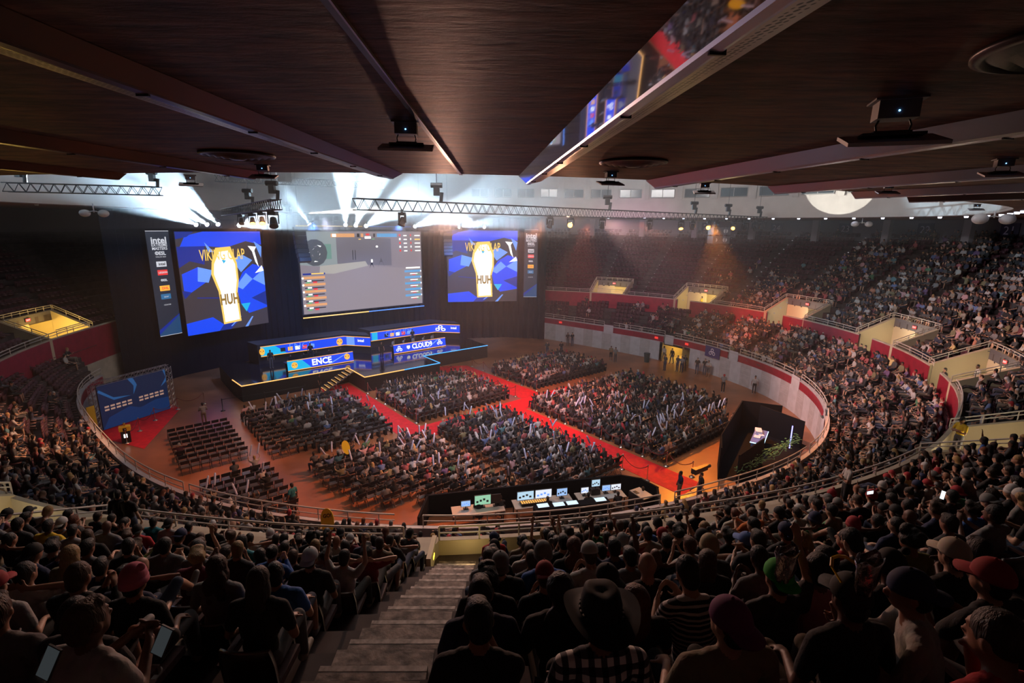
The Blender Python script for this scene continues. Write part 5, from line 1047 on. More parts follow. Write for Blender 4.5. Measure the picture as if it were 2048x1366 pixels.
# featured spectators, found in the photograph by their heads
FEAT = [
 ((255, 1190), 'calm', 'black', 'short', 'black', 'beanie', 'pink', 'person in pink beanie and dark patterned shirt sitting left of the stairs, nearest rows'),
 ((1212, 1238), 'calm', 'white', 'short', 'black', 'cowboy', 'black', 'person in black cowboy hat and black-and-white checked shirt'),
 ((1402, 1172), 'phone', 'white', 'short', 'black', None, None, 'short-haired person in navy and white striped shirt behind the cowboy hat'),
 ((1725, 1292), 'calm', 'black', 'short', 'black', 'cap', 'black', 'person in black cap with yellow sunglasses on top'),
 ((1452, 1322), 'calm2', 'tan', 'short', 'black', 'backcap', 'purple', 'person in purple cap at the bottom edge of the photo'),
 ((1895, 1252), 'clap2', 'cream', 'short', 'black', 'backcap', 'navy', 'clapping person in cream shirt and navy cap turned to the side, bottom right'),
 ((1932, 1150), 'calm', 'black', 'short', 'brown', 'cap', 'cream', 'person in large cream and blue cap near the right edge'),
 ((962, 1195), 'calm', 'navy', 'flat', 'black', None, None, 'black-haired person in navy top directly right of the stair aisle, nearest'),
 ((425, 1165), 'calm', 'light grey', 'wavy', 'brown', None, None, 'person with long wavy light brown hair and pale patterned top'),
 ((508, 1185), 'calm', 'black', 'long', 'dark brown', None, None, 'person with long dark brown hair in black beside the wavy-haired person'),
 ((735, 1128), 'behind', 'dark red', 'curly', 'black', None, None, 'curly-haired person in dark red shirt with bare knees left of the stairs'),
 ((615, 1140), 'calm', 'black', 'short', 'black', 'backcap', 'white', 'person in white cap and black top left of the dark red shirt'),
 ((552, 1140), 'calm2', 'blue', 'short', 'black', None, None, 'person in dull blue shirt with short black hair left of the white cap'),
 ((1243, 1095), 'behind', 'red', 'short', 'black', 'backcap', 'grey', 'person in bright red shirt and grey cap, arms behind head'),
 ((1190, 1132), 'phone', 'white', 'short', 'brown', 'cap', 'white', 'person in white cap and white shirt filming in front of the red shirt'),
 ((1302, 1155), 'calm', 'black', 'bald', 'black', None, None, 'bald person in black shirt beside the cowboy hat'),
 ((1095, 1142), 'chin', 'blue', 'short', 'brown', 'beanie', 'grey', 'person in grey beanie and blue shirt right of the stairs'),
 ((1002, 1135), 'calm', 'black', 'short', 'black', 'backcap', 'grey', 'person in patterned grey cap and black top beside the stairs'),
 ((1125, 1185), 'calm', 'black', 'wavy', 'black', None, None, 'person with long dark curls left of the cowboy hat'),
 ((1565, 1172), 'one', 'dark grey', 'short', 'black', 'backcap', 'green', 'person in bright green cap with one arm up'),
 ((1652, 1150), 'calm', 'pink', 'short', 'black', None, None, 'broad person in pale pink patterned shirt with short black hair'),
 ((1690, 1062), 'calm2', 'red', 'short', 'black', None, None, 'short-haired person in crimson shirt at mid right'),
 ((1840, 1065), 'calm', 'olive', 'curly', 'black', None, None, 'person with big curly black hair and olive yellow shirt'),
 ((1492, 1095), 'cross', 'light grey', 'short', 'black', 'cap', 'blue', 'person in blue cap and grey shirt near the olive beanie'),
 ((1578, 1082), 'clap', 'black', 'short', 'black', 'backcap', 'navy', 'clapping person in navy cap and black top behind the blue cap'),
 ((1425, 1108), 'calm', 'dark grey', 'short', 'black', 'beanie', 'tan', 'person in olive beanie and dark grey top'),
 ((1785, 1112), 'phone', 'black', 'short', 'black', None, None, 'black-haired person in black top beside the shiny snack bag'),
 ((2010, 1045), 'clap', 'light grey', 'short', 'black', None, None, 'black-haired person in pale grey shirt at the right edge'),
 ((130, 1115), 'calm', 'tan', 'long', 'blond', None, None, 'person with long pale blond hair near the left edge'),
 ((125, 1172), 'clap2', 'black', 'short', 'brown', None, None, 'clapping person with short brown hair in black near the left edge'),
 ((730, 1088), 'calm', 'navy', 'short', 'blond', None, None, 'person with short blond hair behind the dark red shirt'),
 ((480, 1092), 'calm', 'teal', 'long', 'black', None, None, 'person with long black hair and teal shirt left of centre'),
 ((345, 1075), 'phone', 'black', 'short', 'black', 'backcap', 'navy', 'person in dark navy cap and black top at left middle'),
 ((1195, 1062), 'calm', 'green', 'short', 'black', None, None, 'person in green shirt behind the grey cap'),
 ((1975, 885), 'one', 'blue', 'long', 'black', None, None, 'long-haired person in bright blue top with one arm raised'),
 ((1960, 950), 'fwd', 'light grey', 'short', 'black', 'beanie', 'grey', 'person in grey beanie leaning forward near the right edge'),
 ((1580, 940), 'calm', 'black', 'short', 'black', None, None, 'black-haired person in black near the cream ledge at right'),
 ((60, 1135), 'behind', 'white', 'short', 'black', None, None, 'person in white shirt with raised elbow at the left edge'),
]
taken = []; people = []
def headz(z, pose): return z+1.2
for F in FEAT:
    (px_, py_), pose = F[0], F[1]; best = None
    for s in SEATS:
        if s[0] != 'U' or any(q[1] == s[1] and abs(q[2]-s[2])*s[3]*PI/180 < .45 for q in taken): continue
        a, b, d = pix(s[5], s[6], s[4]+1.22); e = abs(a-px_)*.6+abs(b-py_)
        if best is None or e < best[0]: best = (e, s, a, d)
    e, s, a, d = best; s = list(s); dt = (px_-a)*d/FPX; dt = max(-.34, min(.34, dt)); s[2] += math.degrees(dt/s[3]); x, y, _ = P(s[2], s[3], 0); s[5], s[6] = x, y
    if any(q[0] == s[0] and q[1] == s[1] and abs(q[2]-s[2])*s[3]*PI/180 < .36 for q in taken): s[2] -= math.degrees(dt/s[3]); x, y, _ = P(s[2], s[3], 0); s[5], s[6] = x, y
    0 and print('FEAT', F[0], [round(q) for q in pix(s[5], s[6], s[4]+1.22)][:2], s[1]); taken.append(s); people.append((s, F))
def free(s): return all(not (q[0] == s[0] and q[1] == s[1] and abs(q[2]-s[2])*s[3]*PI/180 < .4) for q in taken)
rr = random.Random(21)
def look():
    sh = CK[int(np.searchsorted(np.cumsum(CW), rr.random()*.9999))]; hc = HK[int(np.searchsorted(np.cumsum(HW), rr.random()*.9999))]
    q = rr.random(); hat = hatc = None
    if q < .62: h = rr.choice(['short', 'short', 'flat', 'flat', 'curly'])
    elif q < .76: h = rr.choice(['long', 'wavy', 'bun', 'pony'])
    elif q < .79: h = 'bald'
    else: h = 'short'; hat = rr.choice(['cap', 'backcap', 'backcap', 'beanie']); hatc = rr.choice(['black', 'black', 'white', 'grey', 'navy', 'red'])
    return sh, h, hc, hat, hatc
PICK = ['calm']*5+['calm2']*4+['fwd']*3+['fwd2']*3+['clap']*3+['clap2']*3+['raise', 'one', 'behind', 'behind']+['phone']*3+['chin']*2+['cross']*2+['foot']
VAC = []
def vacant_near(s):   # empty seats the photo shows at the bottom left, beside the stairs
    a, b, d = pix(s[5], s[6], s[4]+.8); return s[0] == 'U' and ((300 < a < 760 and b > 1190) or (560 < a < 800 and b > 1135 and s[8] == -1 and s[1] % 2 == 0 and False))
crowd = []
for s in SEATS:
    if not free(s): continue
    if vacant_near(s) or rr.random() > occ(s[0], (s[2]+180) % 360-180, s[1]): VAC.append(s); continue
    crowd.append((s, None))
# floor blocks in the stage frame: a0, a1, b0, b1, share, name, keep
def inarena(x, y, m=.9):
    t, r = polar(x, y); return r < rF(t)-m
BLK = [(2.7, 6.1, 32.3, 39.0, .03, 'empty block left of the stage', None), (3.2, 6.7, 24.6, 29.9, .18, 'small block at the near left rail', lambda a, b: True), (7.4, 14.9, 30.9, 39.6, .8, 'front left block', lambda a, b: a > 9.5 or b > 31.8),
  (8.2, 16.4, 17.5, 28.3, .82, 'large near left block', lambda a, b: b > 22.9-.62*(a-8.65)+.3 and a > 8.3+(28.3-b)*.16), (17.5, 26.3, 31.2, 38.4, .97, 'front middle block', None), (29.8, 39.2, 31.2, 38.0, .97, 'front right block', None),
  (17.5, 23.1, 17.0, 28.3, .93, 'near middle block', lambda a, b: b > 17.3-.45*(a-18)+.4), (26.2, 40., 15.9, 28.3, .97, 'large right block', lambda a, b: a < 39-(.0 if b > 18 else 3))]
FCH = []
for a0, a1, b0, b1, sh, nm, keep in BLK:
    j = 0; b = b1
    while b > b0:
        j += 1; i = 0; a = a0
        while a < a1:
            i += 1
            if keep is None or keep(a, b):
                x, y = AB(a, b)
                if inarena(x, y) and not (12 < x < 21 and y < 36.5 and polar(x-0, y)[1] > 0 and (x-12.0)*.85 > (y-27)*.55-.6 and y < 36.5): FCH.append((nm, j, i, x, y, sh, a, b))
            a += .52
        b -= .86
FREND = Vector(AB(0, 1)).normalized(); FACE = math.atan2(FREND.y, FREND.x)
low = np.random.default_rng(5)
for c in FCH:
    sh_ = c[5]
    if c[0] == 'front left block': sh_ = .35 if c[6] < 9.4 or c[7] < 33.5 else .93
    if c[0] == 'large near left block': sh_ = .55 if c[6] < 11.5 else .9
    if c[0] == 'small block at the near left rail': sh_ = .2 if c[6] > 4.5 else .3
    if rr.random() < sh_: crowd.append((('F', c[1], 0, 0, 0, c[3], c[4], c[2], c[0]), None))
def dist(s): return pix(s[5], s[6], s[4]+1)[2]
crowd.sort(key=lambda c: dist(c[0]))
NSPEC = len(people)
NEARN = 300-NSPEC-46
near = crowd[:NEARN]; far = crowd[NEARN:]
print('people total', len(crowd)+NSPEC, 'near to', dist(near[-1][0]))
def facing(s):
    if s[0] == 'F': return FACE
    a = math.atan2(CY-s[6], CX-s[5]); st = math.atan2(52-s[6], -13-s[5]); d = (st-a+PI) % (2*PI)-PI; return a+d*.22
def place(s): return (s[5], s[6], s[4]+(.004 if s[0] != 'F' else .0))
HDESC = {'short': '%s-haired', 'flat': 'neat %s-haired', 'curly': 'curly %s-haired', 'long': 'long %s-haired', 'wavy': 'wavy %s-haired', 'bun': '%s-bunned', 'pony': '%s-ponytailed'}
def plabel(s, sh, h, hc, hat, hatc):
    w = 'person in %s top and %s %s' % (sh, hatc, 'beanie' if hat == 'beanie' else 'cap') if hat else ('bald person in %s top' % sh if h == 'bald' else HDESC[h] % hc.replace(' ', '-')+' person in %s top' % sh)
    if s[0] == 'U': return w+', upper row %s, %s seat %s of stairs' % (NUM[s[1]], ordn(s[7]), 'right' if s[8] > 0 else 'left')
    return w+', lower row %s, %s seat %s of stairs' % (NUM[s[1]], ordn(s[7]), 'right' if s[8] > 0 else 'left')
stripe_m = objcol_mat('striped_shirt', .85, None, .2, 10, 'stripe'); plaid_m = objcol_mat('checked_shirt', .85, None, .2, 10, 'plaid')
hands_up = []
for s, F in people:
    d = dist(s); det = 'hi' if d < 7 else 'mid'; (_, pose, sh, h, hc, hat, hatc, lab) = F
    bmx = stripe_m if 'striped' in lab else (plaid_m if 'checked' in lab else None)
    tw = facing(s)+(-.9 if 'turned to the side' in lab else 0)*-1
    o = person(place(s), tw, pose, det, sh, h, hc, hat, hatc, 1.03, lab, 'spectators in the upper seats', bmx)
    if 'yellow sunglasses' in lab:
        m = MB(); q = [(-.075, .06, .08), (-.04, .1, .1), (0, .105, .105), (.04, .1, .1), (.075, .06, .08)]
        m.path(q, .009, 6); m.path([(-.075, .06, .08), (-.09, -.03, .05)], .006, 5); m.path([(.075, .06, .08), (.09, -.03, .05)], .006, 5)
        for k in (-1, 1): m.lathe((0, 0, 0), [(.001, 0), (.034, .001), (.034, .006), (.001, .007)], 12)
        g = tag(m.build('sunglasses', mat('yellow_frame', (.9, .55, .02), .4)), 'yellow-framed sunglasses resting on the black cap', 'sunglasses')
        hc_, Rh_ = HEADS[pose]; g.matrix_world = Matrix.Translation(o.location)@Matrix.Rotation(tw-PI/2, 4, 'Z')@Matrix.Scale(1.03, 4)@Matrix.Translation(hc_)@Rh_.to_4x4()@Matrix.Translation((0, .0, .065))
for s, _ in near:
    d = dist(s); det = 'hi' if d < 5.5 else 'mid'; sh, h, hc, hat, hatc = look()
    f = facing(s)+rr.uniform(-.22, .22); pose = rr.choice(PICK)
    if d < 6 and pose in ('raise', 'one', 'clap', 'clap2', 'behind'): pose = rr.choice(['calm', 'calm2', 'fwd', 'chin', 'cross'])
    if s[1] == 12 and math.hypot(s[5], s[6]) < 2.2: pose = 'calm'
    person(place(s), f, pose, det, sh, h, hc, hat, hatc, rr.uniform(.95, 1.05), plabel(s, sh, h, hc, hat, hatc), 'spectators in the upper seats' if s[0] == 'U' else 'spectators in the lower seats')
# standing people, staff and players
def at_px(px_, py_, z=0.): return atz(px_, py_, z)
STAND = [((240, 985), 6.3, 'walk', 'black', 'short', 'black', None, None, 'dark figure walking along the left aisle in front of the ledge', .2), ((298, 968), 6.3, 'stand', 'black', 'short', 'black', None, None, 'tall dark standing figure beside the walking one at left', -.3),
  ((1668, 915), 6.2, 'stand2', 'white', 'short', 'black', None, None, 'person in white shirt standing on the cream ledge at right', 1.2), ((1895, 832), 6.3, 'stand2', 'yellow', 'short', 'black', 'cap', 'black', 'security guard in yellow vest standing at the right stairs', 1.6),
  ((1880, 790), 4.72, 'stand', 'black', 'short', 'black', None, None, 'staff member in black leaning on the wall end at right', .5), ((1925, 775), 4.72, 'stand', 'white', 'short', 'black', None, None, 'person in white top standing in the right entry box', .5), ((1945, 782), 4.72, 'stand', 'white', 'short', 'black', None, None, 'person in white jersey seen from behind in the right entry box', .9),
  ((1402, 621), 4.72, 'stand2', 'yellow', 'short', 'black', None, None, 'guard in yellow vest standing at the far entry box', -2), ((1588, 648), 4.72, 'stand', 'dark grey', 'short', 'black', None, None, 'person standing at the left side of the bright doorway box', -2), ((1603, 650), 4.72, 'stand', 'black', 'short', 'black', None, None, 'person in dark clothes in the bright doorway', -2), ((1616, 645), 4.72, 'stand', 'tan', 'short', 'brown', None, None, 'person in tan top right of the bright doorway', -2), ((1628, 640), 4.9, 'stand', 'blue', 'short', 'black', None, None, 'person in blue top leaning at the rail right of the doorway', -2),
  ((1803, 690), 4.72, 'stand', 'pink', 'short', 'black', None, None, 'person in pink top, left of the couple in the cream box', -2), ((1811, 690), 4.72, 'stand', 'orange', 'long', 'black', None, None, 'person in orange top, right of the couple in the cream box', -2),
  ((1329, 741), 0, 'stand', 'dark grey', 'short', 'black', None, None, 'person in dark clothes in front of the yellow tunnel', 1), ((1327, 722), 0, 'walk', 'white', 'short', 'black', None, None, 'person in white shirt inside the yellow tunnel', 1), ((1343, 727), 0, 'walk', 'black', 'short', 'black', None, None, 'person in black walking out of the yellow tunnel', 1),
  ((1354, 743), 0, 'stand', 'dark grey', 'short', 'brown', None, None, 'first of three people chatting right of the tunnel', 1), ((1362, 745), 0, 'stand', 'light grey', 'short', 'black', None, None, 'middle one of three people chatting right of the tunnel', 2), ((1368, 742), 0, 'stand', 'black', 'short', 'black', None, None, 'person in black, third of those chatting right of the tunnel', 3),
  ((1393, 748), 0, 'stand', 'black', 'short', 'black', None, None, 'person in black against the white wall, left of three', 2), ((1408, 750), 0, 'stand', 'black', 'short', 'brown', None, None, 'person in black against the white wall, middle of three', 2), ((1415, 754), 0, 'stand2', 'white', 'short', 'black', None, None, 'person in white against the white wall, right of three', 2),
  ((1445, 785), 0, 'stand', 'light grey', 'short', 'brown', 'cap', 'red', 'person in pale top and red cap behind the large right block', 2.6), ((1507, 788), 0, 'stand', 'white', 'short', 'black', None, None, 'person in white shirt standing alone at the white wall', 2.6), ((1573, 803), 0, 'stand', 'black', 'short', 'black', None, None, 'person in black standing at the wall by the white paper', 2.6),
  ((1221, 722), 0, 'stand2', 'tan', 'short', 'brown', None, None, 'person in tan shirt crouched beside a standing one near the far wall', 3), ((1230, 725), 0, 'stand', 'light grey', 'short', 'black', None, None, 'person in grey standing near the far wall', 3), ((1135, 692), 0, 'stand', 'black', 'short', 'black', None, None, 'left one of two dark figures at the far wall', 3), ((1144, 692), 0, 'stand', 'black', 'short', 'black', None, None, 'right one of two dark figures at the far wall', 3),
  ((1094, 712), 0, 'stand', 'dark grey', 'short', 'black', None, None, 'dark figure behind the front right block', 3), ((1122, 712), 0, 'stand', 'black', 'short', 'black', None, None, 'camera operator behind the front right block', 3), ((410, 850), 0, 'stand2', 'light grey', 'short', 'black', None, None, 'staff member in pale shirt standing above the empty chairs', 2.5),
  ((589, 1028), 0, 'stand', 'teal', 'short', 'black', None, None, 'person in teal shirt standing beside the small near left block', 2), ((1017, 978), 0, 'walk', 'black', 'short', 'brown', None, None, 'person in black walking in the aisle by the production desk', 2), ((1357, 1000), 0, 'stand', 'navy', 'short', 'black', None, None, 'person in navy shirt standing beside the large camera', 1.8), ((1398, 1003), 0, 'stand', 'black', 'short', 'black', None, None, 'camera operator in black behind the large camera', 1.8),
  ((640, 785), 0, 'stand', 'black', 'short', 'black', None, None, 'person in black at the foot of the stage stairs', -2)]
for (px_, py_), z, pose, sh, h, hc, hat, hatc, lab, f in STAND:
    x, y, _ = atz(px_, py_, z); st = math.atan2(50-y, -13-x); d = pix(x, y, z)[2]
    if z > 6:     # head given: find the row of the upper tier it stands on
        bk = None
        for k in range(0, 9):
            zk = UZ0+URISE*k; x_, y_, _ = atz(px_, py_, zk+1.64); t, r = polar(x_, y_); e = abs(r-ur(t, k)-.25)
            if bk is None or e < bk[0]: bk = (e, x_, y_, zk, t, k)
        _, x, y, z, t, k = bk; x, y, _ = P(t, ur(t, k)+.22, 0)
    person((x, y, z), st+f*.5, pose, 'mid', sh, h, hc, hat, hatc, 1., lab, 'standing people')
    if 'vest' in lab:
        pass
PL = [('E', 12.9, i) for i in range(5)]+[('C', 23.4, i) for i in range(5)]
for nm, a0, i in PL:
    x, y = AB(a0+.15+i*1.18, 47.55); team = 'ENCE' if nm == 'E' else 'CLOUD9'
    person((x, y, SZ), FACE+PI, 'fwd' if i % 2 else 'phone', 'mid', 'black' if nm == 'E' else 'white', 'short', HK[i % 3], None, None, 1., '%s player from the left seated at the %s desk' % (ORD[i], team), 'players on stage')
for (a, b), sh, lab, pose in (((11.6, 48.3), 'black', 'dark standing coach left of the ENCE desk', 'stand'), ((15.4, 48.9), 'black', 'standing referee behind the ENCE players', 'stand'), ((21.2, 45.5), 'black', 'dark figure standing between the two team desks', 'stand'), ((26.6, 49), 'black', 'coach standing behind the CLOUD9 players', 'stand')):
    x, y = AB(a, b); person((x, y, SZ), FACE+PI, pose, 'mid', sh, 'short', 'black', None, None, 1., lab, 'staff on stage')
for i in range(6):
    px_, py_ = [(958, 1014), (1003, 1008), (1098, 1010), (1180, 1002), (1240, 1000), (1290, 990)][i]; x, y, _ = atz(px_, py_, .9); 
    person((x, y, -.02), math.radians(103), 'fwd', 'mid', 'black', 'short', HK[i % 3], None, None, 1., '%s technician from the left seated at the production desk' % ORD[i], 'technicians at the production desk')
    m = MB(); m.lathe((0, 0, 0), [(.22, .4), (.22, .44)], 12); m.tube((0, 0, .04), (0, 0, .42), .03)
    for k in range(5): m.tube((0, 0, .06), (.25*math.cos(k*1.257), .25*math.sin(k*1.257), .03), .02, 5)
    tag(m.build('office_stool', black, None, False, (x, y, 0)), 'black swivel stool under the %s technician from the left' % ORD[i], 'stool')
# low detail crowd further away
def trilow(pose, seed):
    prims, hc, Rh = figure(POSES[pose])
    prims = [p for p in prims if not (p[0] == 'C' and max(p[3], p[4]) < .02)]; hp = []
    for c in HAIRS['long' if seed % 4 == 3 else 'short']: hp.append(('E', hc+Rh@c[1], c[2], 5, Rh))
    prims = prims+hp
    me = remesh(prims, .042, 'low', BM+[hair_m], .2, 1); bm = bmesh.new(); bm.from_mesh(me); bmesh.ops.triangulate(bm, faces=bm.faces); 
    v = np.array([x.co[:] for x in bm.verts]); f = np.array([[x.index for x in q.verts] for q in bm.faces]); mi = np.array([q.material_index for q in bm.faces]); bm.free(); bpy.data.meshes.remove(me); return v, f, mi
LOWS = [trilow(p, i) for i, p in enumerate(['calm', 'calm2', 'fwd', 'fwd2', 'clap', 'clap2', 'one', 'phone', 'cross', 'behind'])]; LOWR = trilow('raise', 0)
print('low faces', [len(l[1]) for l in LOWS])
attr_m = bpy.data.materials.new('crowd_colours'); attr_m.use_nodes = True; nt = attr_m.node_tree; an = nt.nodes.new('ShaderNodeAttribute'); an.attribute_name = 'tint'; nt.links.new(an.outputs['Color'], nt.nodes['Principled BSDF'].inputs['Base Color']); nt.nodes['Principled BSDF'].inputs['Roughness'].default_value = .75
def bigmesh(name, V, F, Cc, material, smooth=True):
    V = np.concatenate(V).astype(np.float32); Fc = np.concatenate(F).astype(np.int32); Cc = np.concatenate(Cc).astype(np.float32)
    k = Fc.shape[1]; me = bpy.data.meshes.new(name); me.vertices.add(len(V)); me.vertices.foreach_set('co', V.ravel()); me.loops.add(Fc.size); me.loops.foreach_set('vertex_index', Fc.ravel())
    me.polygons.add(len(Fc)); me.polygons.foreach_set('loop_start', np.arange(0, Fc.size, k, dtype=np.int32)); me.polygons.foreach_set('loop_total', np.full(len(Fc), k, dtype=np.int32))
    if smooth: me.polygons.foreach_set('use_smooth', np.ones(len(Fc), dtype=bool))
    a = me.attributes.new('tint', 'FLOAT_COLOR', 'FACE'); a.data.foreach_set('color', np.c_[Cc, np.ones(len(Cc))].astype(np.float32).ravel()); me.materials.append(material); me.update(); me.validate(); return me
SKC = np.array([(.42, .23, .15), (.5, .3, .2), (.28, .13, .08), (.12, .055, .035), (.5, .32, .22)]); PAC = np.array([(.02, .02, .025), (.03, .04, .08), (.15, .12, .09), (.015, .015, .015), (.1, .1, .11)])
DS = .42
def crowdmesh(lst, floor_):
    V, F, Cc = [], [], []; off = 0; sticks = []
    for s, _ in lst:
        rz = facing(s)-PI/2+low.uniform(-.2, .2); up = floor_ and low.random() < .22
        v, f, mi = LOWR if up else LOWS[low.integers(len(LOWS))]; sc = low.uniform(.94, 1.06); c_, s_ = math.cos(rz), math.sin(rz)
        X = v*sc; V.append(np.c_[X[:, 0]*c_-X[:, 1]*s_+s[5], X[:, 0]*s_+X[:, 1]*c_+s[6], X[:, 2]+s[4]]); F.append(f+off); off += len(v)
        sh, h, hc, hat, hatc = look(); skc = SKC[low.integers(5)]; tab = np.array([skc, CN[sh], PAC[low.integers(5)], (.15, .15, .15), (.02, .02, .02), PN[hatc] if hat else (HC[hc] if h != 'bald' else skc)]); tab[1] = tab[1]*(1-DS)+tab[1].mean()*DS*1.05; Cc.append(tab[mi])
        if up: sticks.append((s[5], s[6], rz, sc))
    return V, F, Cc, sticks
seatfar = [c for c in far if c[0][0] != 'F']; flfar = [c for c in far if c[0][0] == 'F']
V, F, Cc, _ = crowdmesh(seatfar, False); tag(link('seated_crowd', bigmesh('seated_crowd', V, F, Cc, attr_m)), 'dense seated crowd filling the far stands of both tiers', 'crowd', None, 'stuff')
V, F, Cc, sticks = crowdmesh(flfar, True); tag(link('floor_crowd', bigmesh('floor_crowd', V, F, Cc, attr_m)), 'seated crowd on the folding chairs of the arena floor', 'crowd', None, 'stuff')
# inflatable sticks
stick_m = mat('inflatable_white', (.55, .62, .85), .25, spec=.7); m = MB(); m.lathe((0, 0, 0), [(.01, 0), (.045, .04), (.05, .1), (.05, .55), (.04, .62), (.01, .65)], 8); st0 = m.mesh('inflatable_stick', [stick_m], True); rs = random.Random(9)
stk = 0
for x, y, rz, sc in sticks:
    for sgn in (-1, 1):
        if stk >= 150 or rs.random() < .35: continue
        lx, ly, lz = .2*sgn, .12, 1.38; o = link('inflatable_stick', st0, None, (x+lx*math.cos(rz)-ly*math.sin(rz), y+lx*math.sin(rz)+ly*math.cos(rz), lz)); o.rotation_euler = (rs.uniform(-.5, .5), rs.uniform(-.5, .5), 0); stk += 1
        tag(o, 'pale translucent inflatable stick held up above the floor crowd', 'inflatable stick', 'inflatable sticks held by the floor crowd')
# ------------------------------------------------------------------ chairs
fab = mat('seat_maroon', (.045, .012, .016), .7, noise=.3, nscale=20); sme = mat('seat_metal', (.3, .28, .27), .3, .8); plast = mat('seat_back_shell', (.03, .018, .018), .35)
def seat_parts(flip):
    m = MB(); n = 9; prof = []
    for j in range(6):
        v = j/5; z = .4+v*.46; hw = .225*(1-.1*max(0, v-.6)*2.5)
        for i in range(n):
            u = -1+2*i/(n-1); zz = z-(.02*u*u if j == 5 else 0); y = -.2-.06*v+.05*u*u; prof.append((u*hw, y, zz))
    bk = [(x, y-.035, z-.0) for x, y, z in prof]; vs = prof+bk; fs = []
    for j in range(5):
        for i in range(n-1):
            a = j*n+i; fs.append((a, a+1, a+n+1, a+n)); b = a+6*n; fs.append((b, b+n, b+n+1, b+1))
    for i in range(n-1): a = 5*n+i; fs.append((a, a+1, a+1+6*n, a+6*n))
    for j in range(5):
        for i in (0, n-1): a = j*n+i; fs.append((a, a+n, a+n+6*n, a+6*n))
    m.add(vs, fs[:10*(n-1)][::1], 0); m.m = [0 if k % 2 == 0 else 1 for k in range(10*(n-1))]; m.add([], [], 0)
    o = 0; m.f += fs[10*(n-1):]; m.m += [2]*(len(fs)-10*(n-1)); back = m.mesh('backrest', [fab, plast, sme], True)
    m = MB()
    if flip: m.box((0, -.12, .56), (.43, .07, .34), 0, 0, .18)
    else: m.box((0, .03, .42), (.44, .42, .07))
    st = m.mesh('seat', [fab]); m = MB(); m.box((-.26, -.02, .3), (.035, .1, .6)); m.box((-.26, .0, .61), (.05, .34, .03), 0, 1); m.box((-.26, .17, .59), (.055, .03, .06), 0, 2); return back, st, m.mesh('armrest', [plast, fab, sme])
BK, SU, AR = seat_parts(True); _, SD, _ = seat_parts(False); allseat = []
occseat = [p[0] for p in people]+[c[0] for c in near]+[c[0] for c in far if c[0][0] != 'F']
vset = [(s, True) for s in VAC]; oset = [(s, False) for s in occseat]
vset.sort(key=lambda q: dist(q[0])); oset.sort(key=lambda q: dist(q[0]))
NV = [q for q in vset if dist(q[0]) < 26][:150]; NO = oset[:300-len(NV)]
nid = set(map(id, [q[0] for q in NV+NO]))
def slabel(s, v):
    return '%s maroon stadium seat, %s row %s, %s seat %s of stairs' % ('empty folded' if v else 'occupied', 'upper' if s[0] == 'U' else 'lower', NUM[s[1]], ordn(s[7]), 'right' if s[8] > 0 else 'left')
for s, v in NV+NO:
    f = math.atan2(CY-s[6], CX-s[5]); o = tag(empty('stadium_seat', place(s), f-PI/2), slabel(s, v), 'stadium seat', 'stadium seats of the near tiers')
    link('backrest', BK, o); link('seat', SU if v else SD, o); link('armrest', AR, o)
# the other seats as one mesh
def boxes(lst):
    V = []; F = []; 
    for (cx, cy, cz), (dx, dy, dz) in lst:
        o = len(V); V += [(cx+sx*dx/2, cy+sy*dy/2, cz+sz*dz/2) for sz in (-1, 1) for sy in (-1, 1) for sx in (-1, 1)]; F += [(o, o+2, o+3, o+1), (o+4, o+5, o+7, o+6), (o, o+1, o+5, o+4), (o+2, o+6, o+7, o+3), (o, o+4, o+6, o+2), (o+1, o+3, o+7, o+5)]
    return np.array(V, float), np.array(F)
sv, sf = boxes([((0, -.24, .63), (.45, .05, .46)), ((0, -.12, .56), (.42, .06, .32)), ((-.26, 0, .58), (.04, .3, .05))]); sv2, sf2 = boxes([((0, -.24, .63), (.45, .05, .46)), ((0, .03, .42), (.44, .4, .06))])
V, F, Cc = [], [], []; off = 0; mar = np.array([(.07, .015, .025)]*6+[(.05, .012, .018)]*6+[(.05, .014, .02)]*6); mar[17] = mar[15] = (.3, .2, .2)
for s, v in vset+oset:
    if id(s) in nid: continue
    f = math.atan2(CY-s[6], CX-s[5])-PI/2; c_, s_ = math.cos(f), math.sin(f); vv, ff = (sv, sf) if v else (sv2, sf2)
    V.append(np.c_[vv[:, 0]*c_-vv[:, 1]*s_+s[5], vv[:, 0]*s_+vv[:, 1]*c_+s[6], vv[:, 2]+s[4]]); F.append(ff+off); off += len(vv); tt = mar[:len(ff)].copy()
    if v and s[7] % 3 == 0: tt[1] = tt[0] = (.16, .1, .1)
    Cc.append(tt)
tag(link('stadium_seating', bigmesh('stadium_seating', V, F, Cc, attr_m, False)), 'remaining rows of maroon stadium seats in both tiers', 'seating', None, 'stuff')
# number plates / aisle dots on the empty far seats
m = MB(); dots = em('aisle_white', (.8, .75, .8), .35)
for j in range(9, 17):
    t = AISLE0+AISTEP*j
    if t > 66 or t < 20: continue
    for k in range(0, UN):
        for q in (-.55,): x, y, _ = P(t+math.degrees(q/ur(t, k)), ur(t, k)+.1, 0); m.box((x, y, UZ0+URISE*k+.35), (.1, .1, .07))
tag(m.build('aisle_lights', dots), 'dotted lines of small pale aisle lights up the far empty stands', 'aisle lights', None, 'stuff')
